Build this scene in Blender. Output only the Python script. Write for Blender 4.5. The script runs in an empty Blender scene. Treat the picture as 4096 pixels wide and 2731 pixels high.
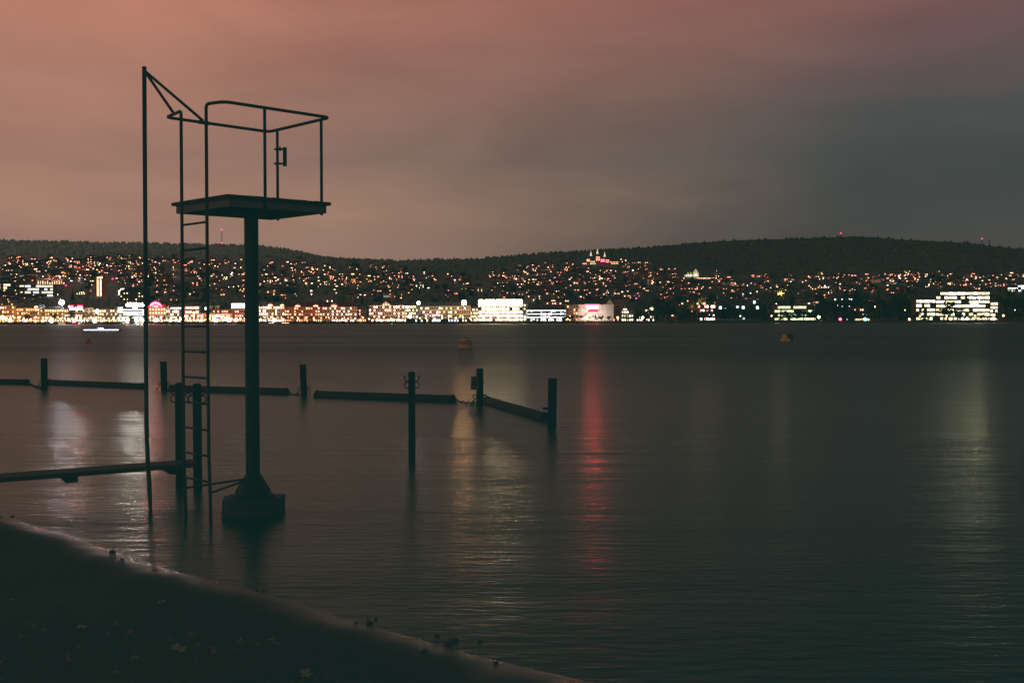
import bpy, math, random
import numpy as np
from mathutils import noise as nz_
from mathutils import Vector, Matrix
R = random.Random(11)
S = bpy.context.scene
COL = S.collection
# ------------------------------------------------------------------ camera
W, H, F = 4096.0, 2731.0, 3982.0
HOR = 1286.0
CAMZ = 2.0
pitch = math.atan((H/2-HOR)/F)
ROT = Matrix.Rotation(math.pi/2-pitch, 3, 'X') @ Matrix.Rotation(-math.radians(0.098), 3, 'Z')
cd = bpy.data.cameras.new('camera'); cam = bpy.data.objects.new('camera', cd); COL.objects.link(cam)
cd.sensor_width = 36; cd.lens = 36*F/W; cd.clip_start = .1; cd.clip_end = 40000
cam.location = (0, 0, CAMZ); cam.rotation_euler = ROT.to_euler()
S.camera = cam
def ray(sx, sy): return ROT @ Vector(((sx-W/2)/F, (H/2-sy)/F, -1))
def pt(sx, sy, Y):
    d = ray(sx, sy); return Vector((0, 0, CAMZ)) + d*(Y/d.y)
def ptz(sx, sy, z):
    d = ray(sx, sy); return Vector((0, 0, CAMZ)) + d*((z-CAMZ)/d.z)
def atx(sx, Y, z):            # world point at depth Y above/below ground height z, in column sx
    p = pt(sx, 1286, Y); return Vector((p.x, Y, z))
# ------------------------------------------------------------------ materials
MATS = {}
def new_mat(name):
    m = bpy.data.materials.new(name); m.use_nodes = True; return m, m.node_tree.nodes, m.node_tree.links
def mat(name, col, rough=.8, var=.25, scale=3.0, metal=0.0, spec=.3, bump=0.0):
    if name in MATS: return MATS[name]
    m, n, l = new_mat(name); b = n['Principled BSDF']
    tc = n.new('ShaderNodeTexCoord'); nz = n.new('ShaderNodeTexNoise'); nz.inputs['Scale'].default_value = scale; nz.inputs['Detail'].default_value = 4
    l.new(tc.outputs['Object'], nz.inputs['Vector'])
    mr = n.new('ShaderNodeMapRange'); mr.inputs['To Min'].default_value = 1-var; mr.inputs['To Max'].default_value = 1+var
    l.new(nz.outputs['Fac'], mr.inputs['Value'])
    mx = n.new('ShaderNodeMix'); mx.data_type = 'RGBA'; mx.blend_type = 'MULTIPLY'; mx.inputs['Factor'].default_value = 1
    mx.inputs['A'].default_value = (*col, 1)
    l.new(mr.outputs['Result'], mx.inputs['B']); l.new(mx.outputs['Result'], b.inputs['Base Color'])
    b.inputs['Roughness'].default_value = rough; b.inputs['Metallic'].default_value = metal; b.inputs['Specular IOR Level'].default_value = spec
    if bump:
        bp = n.new('ShaderNodeBump'); bp.inputs['Strength'].default_value = bump; bp.inputs['Distance'].default_value = .02
        l.new(nz.outputs['Fac'], bp.inputs['Height']); l.new(bp.outputs['Normal'], b.inputs['Normal'])
    MATS[name] = m; return m
def glow(name, col, strength, sample=True, var=0.0):
    if name in MATS: return MATS[name]
    m, n, l = new_mat(name); b = n['Principled BSDF']
    b.inputs['Base Color'].default_value = (.03, .03, .03, 1); b.inputs['Specular IOR Level'].default_value = .1
    b.inputs['Emission Color'].default_value = (*col, 1); b.inputs['Emission Strength'].default_value = strength
    if var:
        tc = n.new('ShaderNodeTexCoord'); nz = n.new('ShaderNodeTexNoise'); nz.inputs['Scale'].default_value = .9
        oi = n.new('ShaderNodeObjectInfo'); ad = n.new('ShaderNodeVectorMath'); ad.operation = 'ADD'
        l.new(tc.outputs['Object'], ad.inputs[0]); l.new(oi.outputs['Location'], ad.inputs[1]); l.new(ad.outputs[0], nz.inputs['Vector'])
        mr = n.new('ShaderNodeMapRange'); mr.inputs['From Min'].default_value = .3; mr.inputs['From Max'].default_value = .7
        mr.inputs['To Min'].default_value = strength*(1-var); mr.inputs['To Max'].default_value = strength*(1+var)
        l.new(nz.outputs['Fac'], mr.inputs['Value']); l.new(mr.outputs['Result'], b.inputs['Emission Strength'])
    if not sample:
        try: m.cycles.emission_sampling = 'NONE'
        except Exception: pass
    MATS[name] = m; return m
METAL = mat('dark_painted_steel', (.016, .016, .015), .6, .5, 6, .2, .25)
METAL2 = mat('weathered_steel', (.022, .019, .017), .6, .5, 9, .2, .3)
PLANK = mat('damp_timber', (.03, .021, .016), .8, .5, 4, 0, .3, .3)
PILE = mat('tarred_timber', (.010, .010, .009), .9, .4, 5, 0, .12, .4)
CONC = mat('wet_concrete', (.03, .022, .02), .8, .5, 7, 0, .4, .5)
BOOM = mat('mossy_boom_rubber', (.022, .016, .015), .8, .4, 5, 0, .3, .2)
FASC = mat('galvanised_fascia', (.13, .12, .11), .6, .5, 8, .2, .4)
DARKWIN = mat('unlit_window_glass', (.03, .03, .035), .15, .1, 1, 0, .5)
BARK = mat('bark', (.045, .035, .028), .95, .3, 2)
BOATD = mat('boat_cover', (.05, .05, .055), .8, .3, 2)
BOATL = mat('boat_hull', (.22, .21, .2), .5, .3, 2)
def haze_slopemat(name, col, left=4.2, right=1.2):  # base colour lightened towards the left to stand in for city-lit haze
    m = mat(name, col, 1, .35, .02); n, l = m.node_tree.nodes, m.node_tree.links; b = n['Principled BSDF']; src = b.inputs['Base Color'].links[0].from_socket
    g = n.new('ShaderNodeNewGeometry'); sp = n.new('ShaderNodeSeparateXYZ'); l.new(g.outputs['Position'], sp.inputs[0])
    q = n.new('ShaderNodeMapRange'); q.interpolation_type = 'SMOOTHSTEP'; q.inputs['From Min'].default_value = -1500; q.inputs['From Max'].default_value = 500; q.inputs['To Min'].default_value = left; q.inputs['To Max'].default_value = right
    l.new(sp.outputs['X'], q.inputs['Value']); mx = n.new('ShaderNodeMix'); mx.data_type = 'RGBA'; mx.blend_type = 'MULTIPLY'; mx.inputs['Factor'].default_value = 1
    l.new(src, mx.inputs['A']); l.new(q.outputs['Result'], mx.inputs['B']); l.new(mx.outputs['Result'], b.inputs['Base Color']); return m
REDW = glow('window_amber', (1, .36, .14), 3.0, True, .8)
# ------------------------------------------------------------------ mesh helper
class MB:
    def __init__(s): s.v = []; s.f = []; s.mi = []
    def add(s, vs, fs, mi=0):
        o = len(s.v); s.v += [tuple(v) for v in vs]; s.f += [tuple(i+o for i in f) for f in fs]; s.mi += [mi]*len(fs)
    def box(s, x0, x1, y0, y1, z0, z1, mi=0, M=None):
        vs = [Vector(c) for c in ((x0,y0,z0),(x1,y0,z0),(x1,y1,z0),(x0,y1,z0),(x0,y0,z1),(x1,y0,z1),(x1,y1,z1),(x0,y1,z1))]
        if M is not None: vs = [M@v for v in vs]
        s.add(vs, [(0,3,2,1),(4,5,6,7),(0,1,5,4),(1,2,6,5),(2,3,7,6),(3,0,4,7)], mi)
    def frus(s, r0, r1, mi=0):  # two rects (x0,x1,y0,y1,z)
        vs = []
        for (x0,x1,y0,y1,z) in (r0, r1): vs += [(x0,y0,z),(x1,y0,z),(x1,y1,z),(x0,y1,z)]
        s.add(vs, [(0,3,2,1),(4,5,6,7),(0,1,5,4),(1,2,6,5),(2,3,7,6),(3,0,4,7)], mi)
    def gable(s, x0, x1, y0, y1, z0, z1, axis='x', mi=0):  # ridge along axis
        if axis == 'x': ym = (y0+y1)/2; r = [(x0,ym,z1),(x1,ym,z1)]; fs = [(0,1,5,4),(2,3,4,5),(3,0,4),(1,2,5),(0,3,2,1)]
        else: xm = (x0+x1)/2; r = [(xm,y0,z1),(xm,y1,z1)]; fs = [(0,1,4),(2,3,5),(3,0,4,5),(1,2,5,4),(0,3,2,1)]
        s.add([(x0,y0,z0),(x1,y0,z0),(x1,y1,z0),(x0,y1,z0)]+r, fs, mi)
    def ring(s, prof, n=16, c=(0,0,0), mi=0, cap=True, ax=None):
        vs = []; fs = []
        for (r, z) in prof:
            for k in range(n):
                a = 2*math.pi*k/n; vs.append((c[0]+r*math.cos(a), c[1]+r*math.sin(a), c[2]+z))
        for j in range(len(prof)-1):
            for k in range(n): fs.append((j*n+k, j*n+(k+1)%n, (j+1)*n+(k+1)%n, (j+1)*n+k))
        if cap: fs.append(tuple(range(n))[::-1]); fs.append(tuple((len(prof)-1)*n+k for k in range(n)))
        if ax is not None: vs = [ax@Vector(v) for v in vs]
        s.add(vs, fs, mi)
    def tube(s, pts, r, n=10, closed=False, mi=0):
        pts = [Vector(p) for p in pts]; m = len(pts); rs = r if isinstance(r, (list, tuple)) else [r]*m
        tang = []
        for i in range(m):
            a = pts[i-1] if (i > 0 or closed) else pts[i]; b = pts[(i+1) % m] if (i < m-1 or closed) else pts[i]
            tang.append((b-a).normalized())
        up = Vector((0,0,1)) if abs(tang[0].z) < .9 else Vector((1,0,0))
        nrm = tang[0].cross(up).normalized(); vs = []
        for i in range(m):
            nrm = (nrm - tang[i]*nrm.dot(tang[i])).normalized(); bn = tang[i].cross(nrm)
            for k in range(n):
                a = 2*math.pi*k/n; vs.append(pts[i]+(nrm*math.cos(a)+bn*math.sin(a))*rs[i])
        fs = []
        for i in range(m if closed else m-1):
            j = (i+1) % m
            for k in range(n): fs.append((i*n+k, i*n+(k+1)%n, j*n+(k+1)%n, j*n+k))
        if not closed: fs.append(tuple(range(n))[::-1]); fs.append(tuple((m-1)*n+k for k in range(n)))
        s.add(vs, fs, mi)
    def mesh(s, name, mats, smooth=False):
        me = bpy.data.meshes.new(name); me.from_pydata(s.v, [], s.f)
        for m in (mats if isinstance(mats, (list, tuple)) else [mats]): me.materials.append(m)
        if any(s.mi): me.polygons.foreach_set('material_index', s.mi)
        if smooth: me.polygons.foreach_set('use_smooth', [True]*len(s.f))
        me.update(); return me
    def build(s, name, mats, parent=None, smooth=False):
        return link(name, s.mesh(name, mats, smooth), parent)
def link(name, me, parent=None, loc=None):
    o = bpy.data.objects.new(name, me); COL.objects.link(o)
    if parent is not None: o.parent = parent
    if loc is not None: o.location = loc
    return o
def smooth_by_angle(o, ang=35):
    me = o.data
    me.polygons.foreach_set('use_smooth', [True]*len(me.polygons))
    try: me.set_sharp_from_angle(angle=math.radians(ang))
    except Exception: pass
def fillet(pts, r, n=5):
    pts = [Vector(p) for p in pts]; out = [pts[0]]
    for i in range(1, len(pts)-1):
        a = (pts[i-1]-pts[i]); b = (pts[i+1]-pts[i]); d = min(r, a.length*.45, b.length*.45)
        p0 = pts[i]+a.normalized()*d; p2 = pts[i]+b.normalized()*d
        for k in range(n+1):
            t = k/n; out.append(p0*(1-t)**2+pts[i]*2*t*(1-t)+p2*t*t)
    out.append(pts[-1]); return out
AUTO = []
def tag(o, label, cat, group=None, kind=None, sx=None):
    o['label'] = label; o['category'] = cat
    if group: o['group'] = group
    if kind: o['kind'] = kind
    if sx is not None: AUTO.append((o, sx))
    return o
def thing(name, label, cat, loc=(0,0,0), rz=0, group=None, sx=None):
    o = bpy.data.objects.new(name, None); COL.objects.link(o); o.location = loc; o.rotation_euler = (0,0,rz); o.empty_display_size = .2
    return tag(o, label, cat, group, sx=sx)
def struct(name, mb, mats, smooth=False, kind='structure'):
    o = mb.build(name, mats, None, smooth); o['kind'] = kind; return o
def dup(root, loc, rz=0, sc=1.0, label=None, sx=None, group=None):
    def cp(o, par):
        c = o.copy(); COL.objects.link(c)
        if par is not None: c.parent = par
        for ch in KIDS.get(o.name, []): cp(ch, c)
        return c
    r = cp(root, None); r.location = loc; r.rotation_euler = (0,0,rz); r.scale = (sc,sc,sc)
    if label: r['label'] = label
    if group: r['group'] = group
    if sx is not None: AUTO.append((r, sx))
    return r
KIDS = {}
def reg(root):
    KIDS[root.name] = list(root.children)
    for c in root.children: reg(c)
# ------------------------------------------------------------------ world
w = bpy.data.worlds.new("World"); S.world = w; w.use_nodes = True
n, l = w.node_tree.nodes, w.node_tree.links
bg = n['Background']; tc = n.new('ShaderNodeTexCoord'); sp = n.new('ShaderNodeSeparateXYZ'); l.new(tc.outputs['Generated'], sp.inputs[0])
def srgb(*c): return tuple((x/255/12.92 if x/255 <= .04045 else ((x/255+.055)/1.055)**2.4) for x in c)+(1,)
def ramp(stops, src):
    r = n.new('ShaderNodeValToRGB'); e = r.color_ramp.elements
    while len(e) > 1: e.remove(e[0])
    e[0].position = stops[0][0]; e[0].color = srgb(*stops[0][1])
    for p, c in stops[1:]: q = e.new(p); q.color = srgb(*c)
    l.new(src, r.inputs['Fac']); return r.outputs['Color']
mp = n.new('ShaderNodeMapping'); mp.inputs['Scale'].default_value = (1.6, 1.0, 5.5); mp.inputs['Rotation'].default_value = (0, math.radians(-9), 0)
l.new(tc.outputs['Generated'], mp.inputs['Vector'])
cn = n.new('ShaderNodeTexNoise'); cn.inputs['Scale'].default_value = 1.35; cn.inputs['Detail'].default_value = 3.5; cn.inputs['Roughness'].default_value = .45; cn.inputs['Distortion'].default_value = .3
l.new(mp.outputs[0], cn.inputs['Vector'])
def math_(op, a, b=None, c=None):
    m = n.new('ShaderNodeMath'); m.operation = op
    for i, v in enumerate((a, b, c)):
        if v is None: continue
        if isinstance(v, (int, float)): m.inputs[i].default_value = v
        else: l.new(v, m.inputs[i])
    return m.outputs[0]
zz = math_('ADD', sp.outputs['Z'], math_('MULTIPLY', math_('SUBTRACT', cn.outputs['Fac'], .5), .06))
xx = math_('ADD', sp.outputs['X'], math_('MULTIPLY', math_('SUBTRACT', cn.outputs['Fac'], .5), .55))
xx = math_('SUBTRACT', xx, math_('MULTIPLY', sp.outputs['Z'], .35))
L = ramp([(0,(132,108,101)),(.04,(142,113,104)),(.10,(162,122,105)),(.16,(162,118,102)),(.22,(168,119,102)),(.30,(188,125,102)),(.38,(138,95,82)),(.6,(72,60,56)),(1,(45,43,43))], zz)
Mm = ramp([(0,(116,97,91)),(.05,(133,107,97)),(.11,(155,121,102)),(.16,(128,103,92)),(.22,(142,104,92)),(.30,(160,106,93)),(.37,(98,73,68)),(.6,(52,49,48)),(1,(40,40,41))], zz)
Rr = ramp([(0,(66,62,60)),(.07,(72,67,65)),(.14,(66,66,65)),(.20,(70,69,69)),(.25,(98,76,76)),(.31,(112,72,76)),(.36,(50,46,48)),(.6,(34,38,39)),(1,(32,34,36))], zz)
def mixc(f, a, b):
    m = n.new('ShaderNodeMix'); m.data_type = 'RGBA'; l.new(f, m.inputs['Factor']); l.new(a, m.inputs['A']); l.new(b, m.inputs['B']); return m.outputs['Result']
def smooth(v, a, b):
    m = n.new('ShaderNodeMapRange'); m.interpolation_type = 'SMOOTHSTEP'; m.inputs['From Min'].default_value = a; m.inputs['From Max'].default_value = b; l.new(v, m.inputs['Value']); return m.outputs['Result']
c1 = mixc(smooth(xx, -.50, -.10), L, Mm); c2 = mixc(smooth(xx, -.20, .40), c1, Rr)
cn2 = n.new('ShaderNodeTexNoise'); cn2.inputs['Scale'].default_value = 2.6; cn2.inputs['Detail'].default_value = 6; cn2.inputs['Distortion'].default_value = .5; l.new(mp.outputs[0], cn2.inputs['Vector'])
mr = n.new('ShaderNodeMapRange'); mr.inputs['From Min'].default_value = .3; mr.inputs['From Max'].default_value = .7; mr.inputs['To Min'].default_value = .89; mr.inputs['To Max'].default_value = 1.15
l.new(cn2.outputs['Fac'], mr.inputs['Value'])
mu = n.new('ShaderNodeMix'); mu.data_type = 'RGBA'; mu.blend_type = 'MULTIPLY'; mu.inputs['Factor'].default_value = 1; l.new(c2, mu.inputs['A']); l.new(mr.outputs['Result'], mu.inputs['B'])
l.new(mu.outputs['Result'], bg.inputs['Color']); bg.inputs['Strength'].default_value = 1.0
# faint directional city glow from behind the camera, very soft
sd = bpy.data.lights.new('sky_glow_sun', 'SUN'); sd.energy = .05; sd.angle = math.radians(25); sd.color = (1, .78, .62)
so = bpy.data.objects.new('sky_glow_sun', sd); COL.objects.link(so); so.rotation_euler = (math.radians(62), 0, math.radians(22))
# ------------------------------------------------------------------ water
def water_mat():
    m, n, l = new_mat('lake_water'); b = n['Principled BSDF']
    b.inputs['Base Color'].default_value = (.006, .052, .038, 1); b.inputs['IOR'].default_value = 1.33
    g = n.new('ShaderNodeNewGeometry'); sp = n.new('ShaderNodeSeparateXYZ'); l.new(g.outputs['Position'], sp.inputs[0])
    def mrange(v, a, b_, c, d):
        q = n.new('ShaderNodeMapRange'); q.interpolation_type = 'SMOOTHSTEP'
        for k, x in zip(('From Min','From Max','To Min','To Max'), (a,b_,c,d)): q.inputs[k].default_value = x
        l.new(v, q.inputs['Value']); return q.outputs['Result']
    def mth(op, a, b_):
        q = n.new('ShaderNodeMath'); q.operation = op
        for i, v in enumerate((a, b_)):
            if isinstance(v, (int, float)): q.inputs[i].default_value = v
            else: l.new(v, q.inputs[i])
        return q.outputs[0]
    # shelter: calm inside the bathing area, ruffled further out
    near = mrange(sp.outputs['Y'], 8, 75, 0, 1)
    far = mrange(sp.outputs['Y'], 60, 500, 0, 1)
    mp = n.new('ShaderNodeMapping'); mp.inputs['Scale'].default_value = (.012, .05, 1); l.new(g.outputs['Position'], mp.inputs['Vector'])
    pn = n.new('ShaderNodeTexNoise'); pn.inputs['Scale'].default_value = 1; pn.inputs['Detail'].default_value = 5; l.new(mp.outputs[0], pn.inputs['Vector'])
    patch = mrange(pn.outputs['Fac'], .35, .65, -.05, .05)
    r = mth('ADD', mth('ADD', .26, mth('MULTIPLY', near, .26)), mth('MULTIPLY', patch, near))
    l.new(mrange(sp.outputs['Y'], 7, 90, .085, .36), b.inputs['Specular IOR Level']); b.inputs['Specular Tint'].default_value = (.86, 1.0, .93, 1)
    l.new(r, b.inputs['Roughness'])
    # ripples
    mp2 = n.new('ShaderNodeMapping'); mp2.inputs['Scale'].default_value = (3.2, 11, 1); mp2.inputs['Rotation'].default_value = (0,0,.12); l.new(g.outputs['Position'], mp2.inputs['Vector'])
    rn = n.new('ShaderNodeTexNoise'); rn.inputs['Scale'].default_value = 1; rn.inputs['Detail'].default_value = 3; l.new(mp2.outputs[0], rn.inputs['Vector'])
    bp = n.new('ShaderNodeBump'); bp.inputs['Distance'].default_value = .010
    fade = mrange(sp.outputs['Y'], 8, 34, 1, .1)
    l.new(mth('MULTIPLY', fade, 1.0), bp.inputs['Strength']); l.new(rn.outputs['Fac'], bp.inputs['Height'])
    # broad swell bands far out
    mp3 = n.new('ShaderNodeMapping'); mp3.inputs['Scale'].default_value = (.05, .6, 1); mp3.inputs['Rotation'].default_value = (0,0,-.05); l.new(g.outputs['Position'], mp3.inputs['Vector'])
    sn = n.new('ShaderNodeTexNoise'); sn.inputs['Scale'].default_value = 1; sn.inputs['Detail'].default_value = 4; l.new(mp3.outputs[0], sn.inputs['Vector'])
    last = bp
    for sc_, dist_, a_, b_2, c_, d_ in (((.9,3.4,1),.032,8,20,90,.9),((.28,1.0,1),.09,22,60,400,.9)):
        m_ = n.new('ShaderNodeMapping'); m_.inputs['Scale'].default_value = sc_; m_.inputs['Rotation'].default_value = (0,0,.08); l.new(g.outputs['Position'], m_.inputs['Vector'])
        t_ = n.new('ShaderNodeTexNoise'); t_.inputs['Scale'].default_value = 1; t_.inputs['Detail'].default_value = 3; l.new(m_.outputs[0], t_.inputs['Vector'])
        w_ = mth('MULTIPLY', mrange(sp.outputs['Y'], a_, b_2, 0, d_), mrange(sp.outputs['Y'], b_2, c_, 1, 0))
        q_ = n.new('ShaderNodeBump'); q_.inputs['Distance'].default_value = dist_; l.new(w_, q_.inputs['Strength']); l.new(t_.outputs['Fac'], q_.inputs['Height']); l.new(last.outputs['Normal'], q_.inputs['Normal']); last = q_
    bp2 = n.new('ShaderNodeBump'); bp2.inputs['Distance'].default_value = .09; bp2.inputs['Strength'].default_value = .6
    l.new(sn.outputs['Fac'], bp2.inputs['Height']); l.new(last.outputs['Normal'], bp2.inputs['Normal']); l.new(bp2.outputs['Normal'], b.inputs['Normal'])
    return m
mb = MB()
xs = [-9000,-3000,-800,-200,-40,0,40,200,800,3000,9000]; ys = [-30,0,5,10,20,40,80,160,320,640,1200]
for i in range(len(xs)-1):
    for j in range(len(ys)-1):
        mb.add([(xs[i],ys[j],0),(xs[i+1],ys[j],0),(xs[i+1],ys[j+1],0),(xs[i],ys[j+1],0)], [(0,1,2,3)])
struct('lake_water', mb, water_mat())
# ------------------------------------------------------------------ beach
shore_px = [(-900,1960),(-400,2015),(0,2075),(130,2125),(435,2215),(730,2312),(1045,2390),(1390,2498),(1740,2604),(2090,2685),(2320,2735),(2700,2790),(3200,2870)]
SH = [ptz(x, y-22, 0.0) for x, y in shore_px]
T = Vector((.774, -.633)); N = Vector((-.633, -.774))
sn_ = sorted([(p.x*T.x+p.y*T.y, p.x*N.x+p.y*N.y) for p in SH])
SS = [a for a, b in sn_]; NN = [b for a, b in sn_]
def beach_z(x, y):
    s = x*T.x+y*T.y; q = x*N.x+y*N.y - float(np.interp(s, SS, NN))
    lump = .012*math.sin(x*1.7+y*.6)+.008*math.sin(x*3.1-y*2.3)
    q += .03*math.sin(s*1.9+.7)*math.sin(s*.53)+.008*math.sin(s*5.3)
    if q < 0: return q*.07
    return (.07*min(q,.25)+.055*min(max(q-.25,0), .45) + max(0, q-.7)*.105) + lump*min(1, max(0, q-.35))
mb = MB(); A = np.arange(-17, 13, .09); B = np.arange(-7.2, 6, .09)
for s in A:
    off = float(np.interp(s, SS, NN))
    for q in B:
        # refine-friendly regular grid
        x = T.x*s+N.x*(q+off); y = T.y*s+N.y*(q+off)
        mb.v.append((x, y, beach_z(x, y)))
nb = len(B)
for i in range(len(A)-1):
    for j in range(nb-1): mb.f.append((i*nb+j, i*nb+j+1, (i+1)*nb+j+1, (i+1)*nb+j)); mb.mi.append(0)
m, n, l = new_mat('wet_sand'); b = n['Principled BSDF']
g = n.new('ShaderNodeNewGeometry'); sp = n.new('ShaderNodeSeparateXYZ'); l.new(g.outputs['Position'], sp.inputs[0])
nz = n.new('ShaderNodeTexNoise'); nz.inputs['Scale'].default_value = 1.6; nz.inputs['Detail'].default_value = 8; nz.inputs['Roughness'].default_value = .65; l.new(g.outputs['Position'], nz.inputs['Vector'])
nf = n.new('ShaderNodeTexNoise'); nf.inputs['Scale'].default_value = 38; nf.inputs['Detail'].default_value = 9; nf.inputs['Roughness'].default_value = .75; l.new(g.outputs['Position'], nf.inputs['Vector'])
ad = n.new('ShaderNodeMath'); ad.operation = 'MULTIPLY_ADD'; l.new(nz.outputs['Fac'], ad.inputs[0]); ad.inputs[1].default_value = .034; ad.inputs[2].default_value = -.017
a2 = n.new('ShaderNodeMath'); a2.operation = 'ADD'; l.new(sp.outputs['Z'], a2.inputs[0]); l.new(ad.outputs[0], a2.inputs[1])
wet = n.new('ShaderNodeMapRange'); wet.interpolation_type = 'SMOOTHSTEP'; wet.inputs['From Min'].default_value = -.002; wet.inputs['From Max'].default_value = .030; wet.inputs['To Min'].default_value = 1; wet.inputs['To Max'].default_value = 0
l.new(a2.outputs[0], wet.inputs['Value'])
def mr_(v, a, b_, c, d):
    q = n.new('ShaderNodeMapRange')
    for k, x in zip(('From Min','From Max','To Min','To Max'), (a,b_,c,d)): q.inputs[k].default_value = x
    l.new(v, q.inputs['Value']); return q.outputs['Result']
l.new(mr_(wet.outputs[0], 0, 1, .85, .24), b.inputs['Roughness']); l.new(mr_(wet.outputs[0], 0, 1, .04, .20), b.inputs['Specular IOR Level'])
cr = n.new('ShaderNodeValToRGB'); cr.color_ramp.elements[0].color = (.010,.009,.007,1); cr.color_ramp.elements[1].color = (.075,.056,.038,1); cr.color_ramp.elements[0].position=.3; cr.color_ramp.elements[1].position=.72
l.new(nf.outputs['Fac'], cr.inputs['Fac']); dk = n.new('ShaderNodeMix'); dk.data_type = 'RGBA'; dk.blend_type = 'MULTIPLY'; l.new(wet.outputs[0], dk.inputs['Factor']); l.new(cr.outputs['Color'], dk.inputs['A']); dk.inputs['B'].default_value = (.35,.38,.38,1); l.new(dk.outputs['Result'], b.inputs['Base Color'])
bp = n.new('ShaderNodeBump'); bp.inputs['Distance'].default_value = .012; l.new(nf.outputs['Fac'], bp.inputs['Height']); l.new(mr_(wet.outputs[0], 0, 1, .8, .55), bp.inputs['Strength'])
l.new(bp.outputs['Normal'], b.inputs['Normal'])
beach = struct('beach_sand', mb, m, True)
# gravel and leaf litter (stuff)
mb = MB(); RR = random.Random(5)
def on_beach(sx, sy):
    z = .1
    for _ in range(12):
        p = ptz(sx, sy, z); z = .5*z+.5*beach_z(p.x, p.y)
    return Vector((p.x, p.y, beach_z(p.x, p.y)))
for k in range(5200):
    sx = RR.uniform(-150, 1500); 
    sy = 2400+ (sx*.18) + abs(RR.gauss(0, 1))*190 + RR.uniform(0, 120)
    if sy > 2900: continue
    p = on_beach(sx, sy); r = RR.uniform(.0015, .0065); a = RR.uniform(0, 6.28); e = RR.uniform(.4, 1)
    mb.add([(p.x+r*math.cos(a+t)*(1+.3*RR.random()), p.y+r*e*math.sin(a+t), p.z+.001) for t in (0,1.57,3.14,4.71)]+[(p.x,p.y,p.z+r*.9)], [(0,1,4),(1,2,4),(2,3,4),(3,0,4)], RR.choice((0,0,0,1,1,2,3)))
gr = struct('gravel_litter', mb, [mat('grit_dark',(.03,.03,.028)), mat('grit_grey',(.11,.1,.09)), mat('grit_rust',(.17,.08,.05)), mat('grit_straw',(.24,.2,.12))], kind='stuff')
tag(gr, 'fine dark gravel and leaf crumbs strewn over the near beach', 'gravel', kind='stuff')
# fallen leaves
LC = {'tan': (.36,.25,.18), 'rust': (.32,.11,.055), 'red': (.34,.08,.08), 'straw': (.3,.25,.13), 'brown': (.17,.11,.08)}
leaves = [(78,760,.10,'brown'),(90,805,.08,'straw'),(175,808,.05,'rust'),(485,840,.14,'tan'),(587,843,.05,'tan'),(915,803,.09,'brown'),(1262,803,.12,'tan'),(1147,862,.05,'straw'),(770,968,.12,'rust'),
 (245,1000,.17,'brown'),(640,1000,.13,'tan'),(345,1018,.07,'straw'),(860,1050,.06,'rust'),(1018,1052,.07,'red'),(160,1098,.08,'rust'),(940,1145,.15,'red'),(1400,1180,.17,'straw'),(1665,1158,.10,'red'),
 (1680,1195,.10,'red'),(1835,1192,.13,'red'),(1500,1085,.09,'rust'),(1875,1127,.09,'tan'),(1960,1127,.08,'straw'),(2025,1130,.08,'tan'),(2120,1098,.09,'tan'),(2165,1128,.1,'brown'),(1555,1165,.09,'brown'),
 (525,1270,.13,'red'),(555,1300,.07,'red'),(280,1272,.09,'rust'),(890,1355,.12,'rust'),(30,1410,.08,'brown'),(8,1295,.06,'red'),(1040,1265,.08,'straw'),(1080,1188,.05,'red'),(905,970,.06,'rust'),(1340,1095,.06,'straw'),(610,1157,.05,'red'),(2410,1375,.14,'straw')]
half = ['left','right']
for i, (zx, zy, size, c) in enumerate(leaves):
    size *= .5
    sx, sy = zx/1.96, 2000+zy/1.96
    p = on_beach(sx, sy)+Vector((0,0,.008)); q = random.Random(i*7+3)
    mb = MB(); pts = []; lobes = q.choice((5, 5, 3)); big = q.uniform(.8, 1.1)
    nn = lobes*4
    for k in range(nn+1):
        t = k/nn; a = math.pi*(.15+1.7*t)-math.pi/2-.0
        rr = size*.55*(.62+.42*abs(math.cos(t*math.pi*lobes/1.0)))*(1+.12*q.uniform(-1,1))*(1 if .2<t<.8 else .8)
        pts.append((rr*math.cos(a), rr*math.sin(a)))
    cz = lambda x, y: .02*math.sin(x*30+i)+.25*x*x/size+q.uniform(-.003,.003)+.3*abs(y)*q.uniform(.6,1)
    vs = [(0,0,0)]+[(x,y,cz(x,y)) for x,y in pts]
    mb.add(vs, [(0,k,k+1) for k in range(1,len(pts))])
    mb.tube([(0,0,0),(-size*.25,0,.004),(-size*.55,size*.05,.01)], .0022, 4)
    o = mb.build('fallen_leaf', mat('leaf_'+c, LC[c], .7, .4, 25)); o.location = p
    tilt = .9 if i == 27 else q.uniform(-.25,.25)
    o.rotation_euler = (tilt, q.uniform(-.3,.3), q.uniform(0, 6.28))
    szw = 'large' if size > .07 else 'small' if size < .04 else 'medium'
    near = 'near the waterline' if zy < 870 else 'on the dark gravel' if zx < 1300 else 'on the smooth sand'
    tag(o, f'{szw} {c} fallen leaf lying {near}', 'leaf', 'fallen leaves on the beach', sx=sx)
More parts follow.
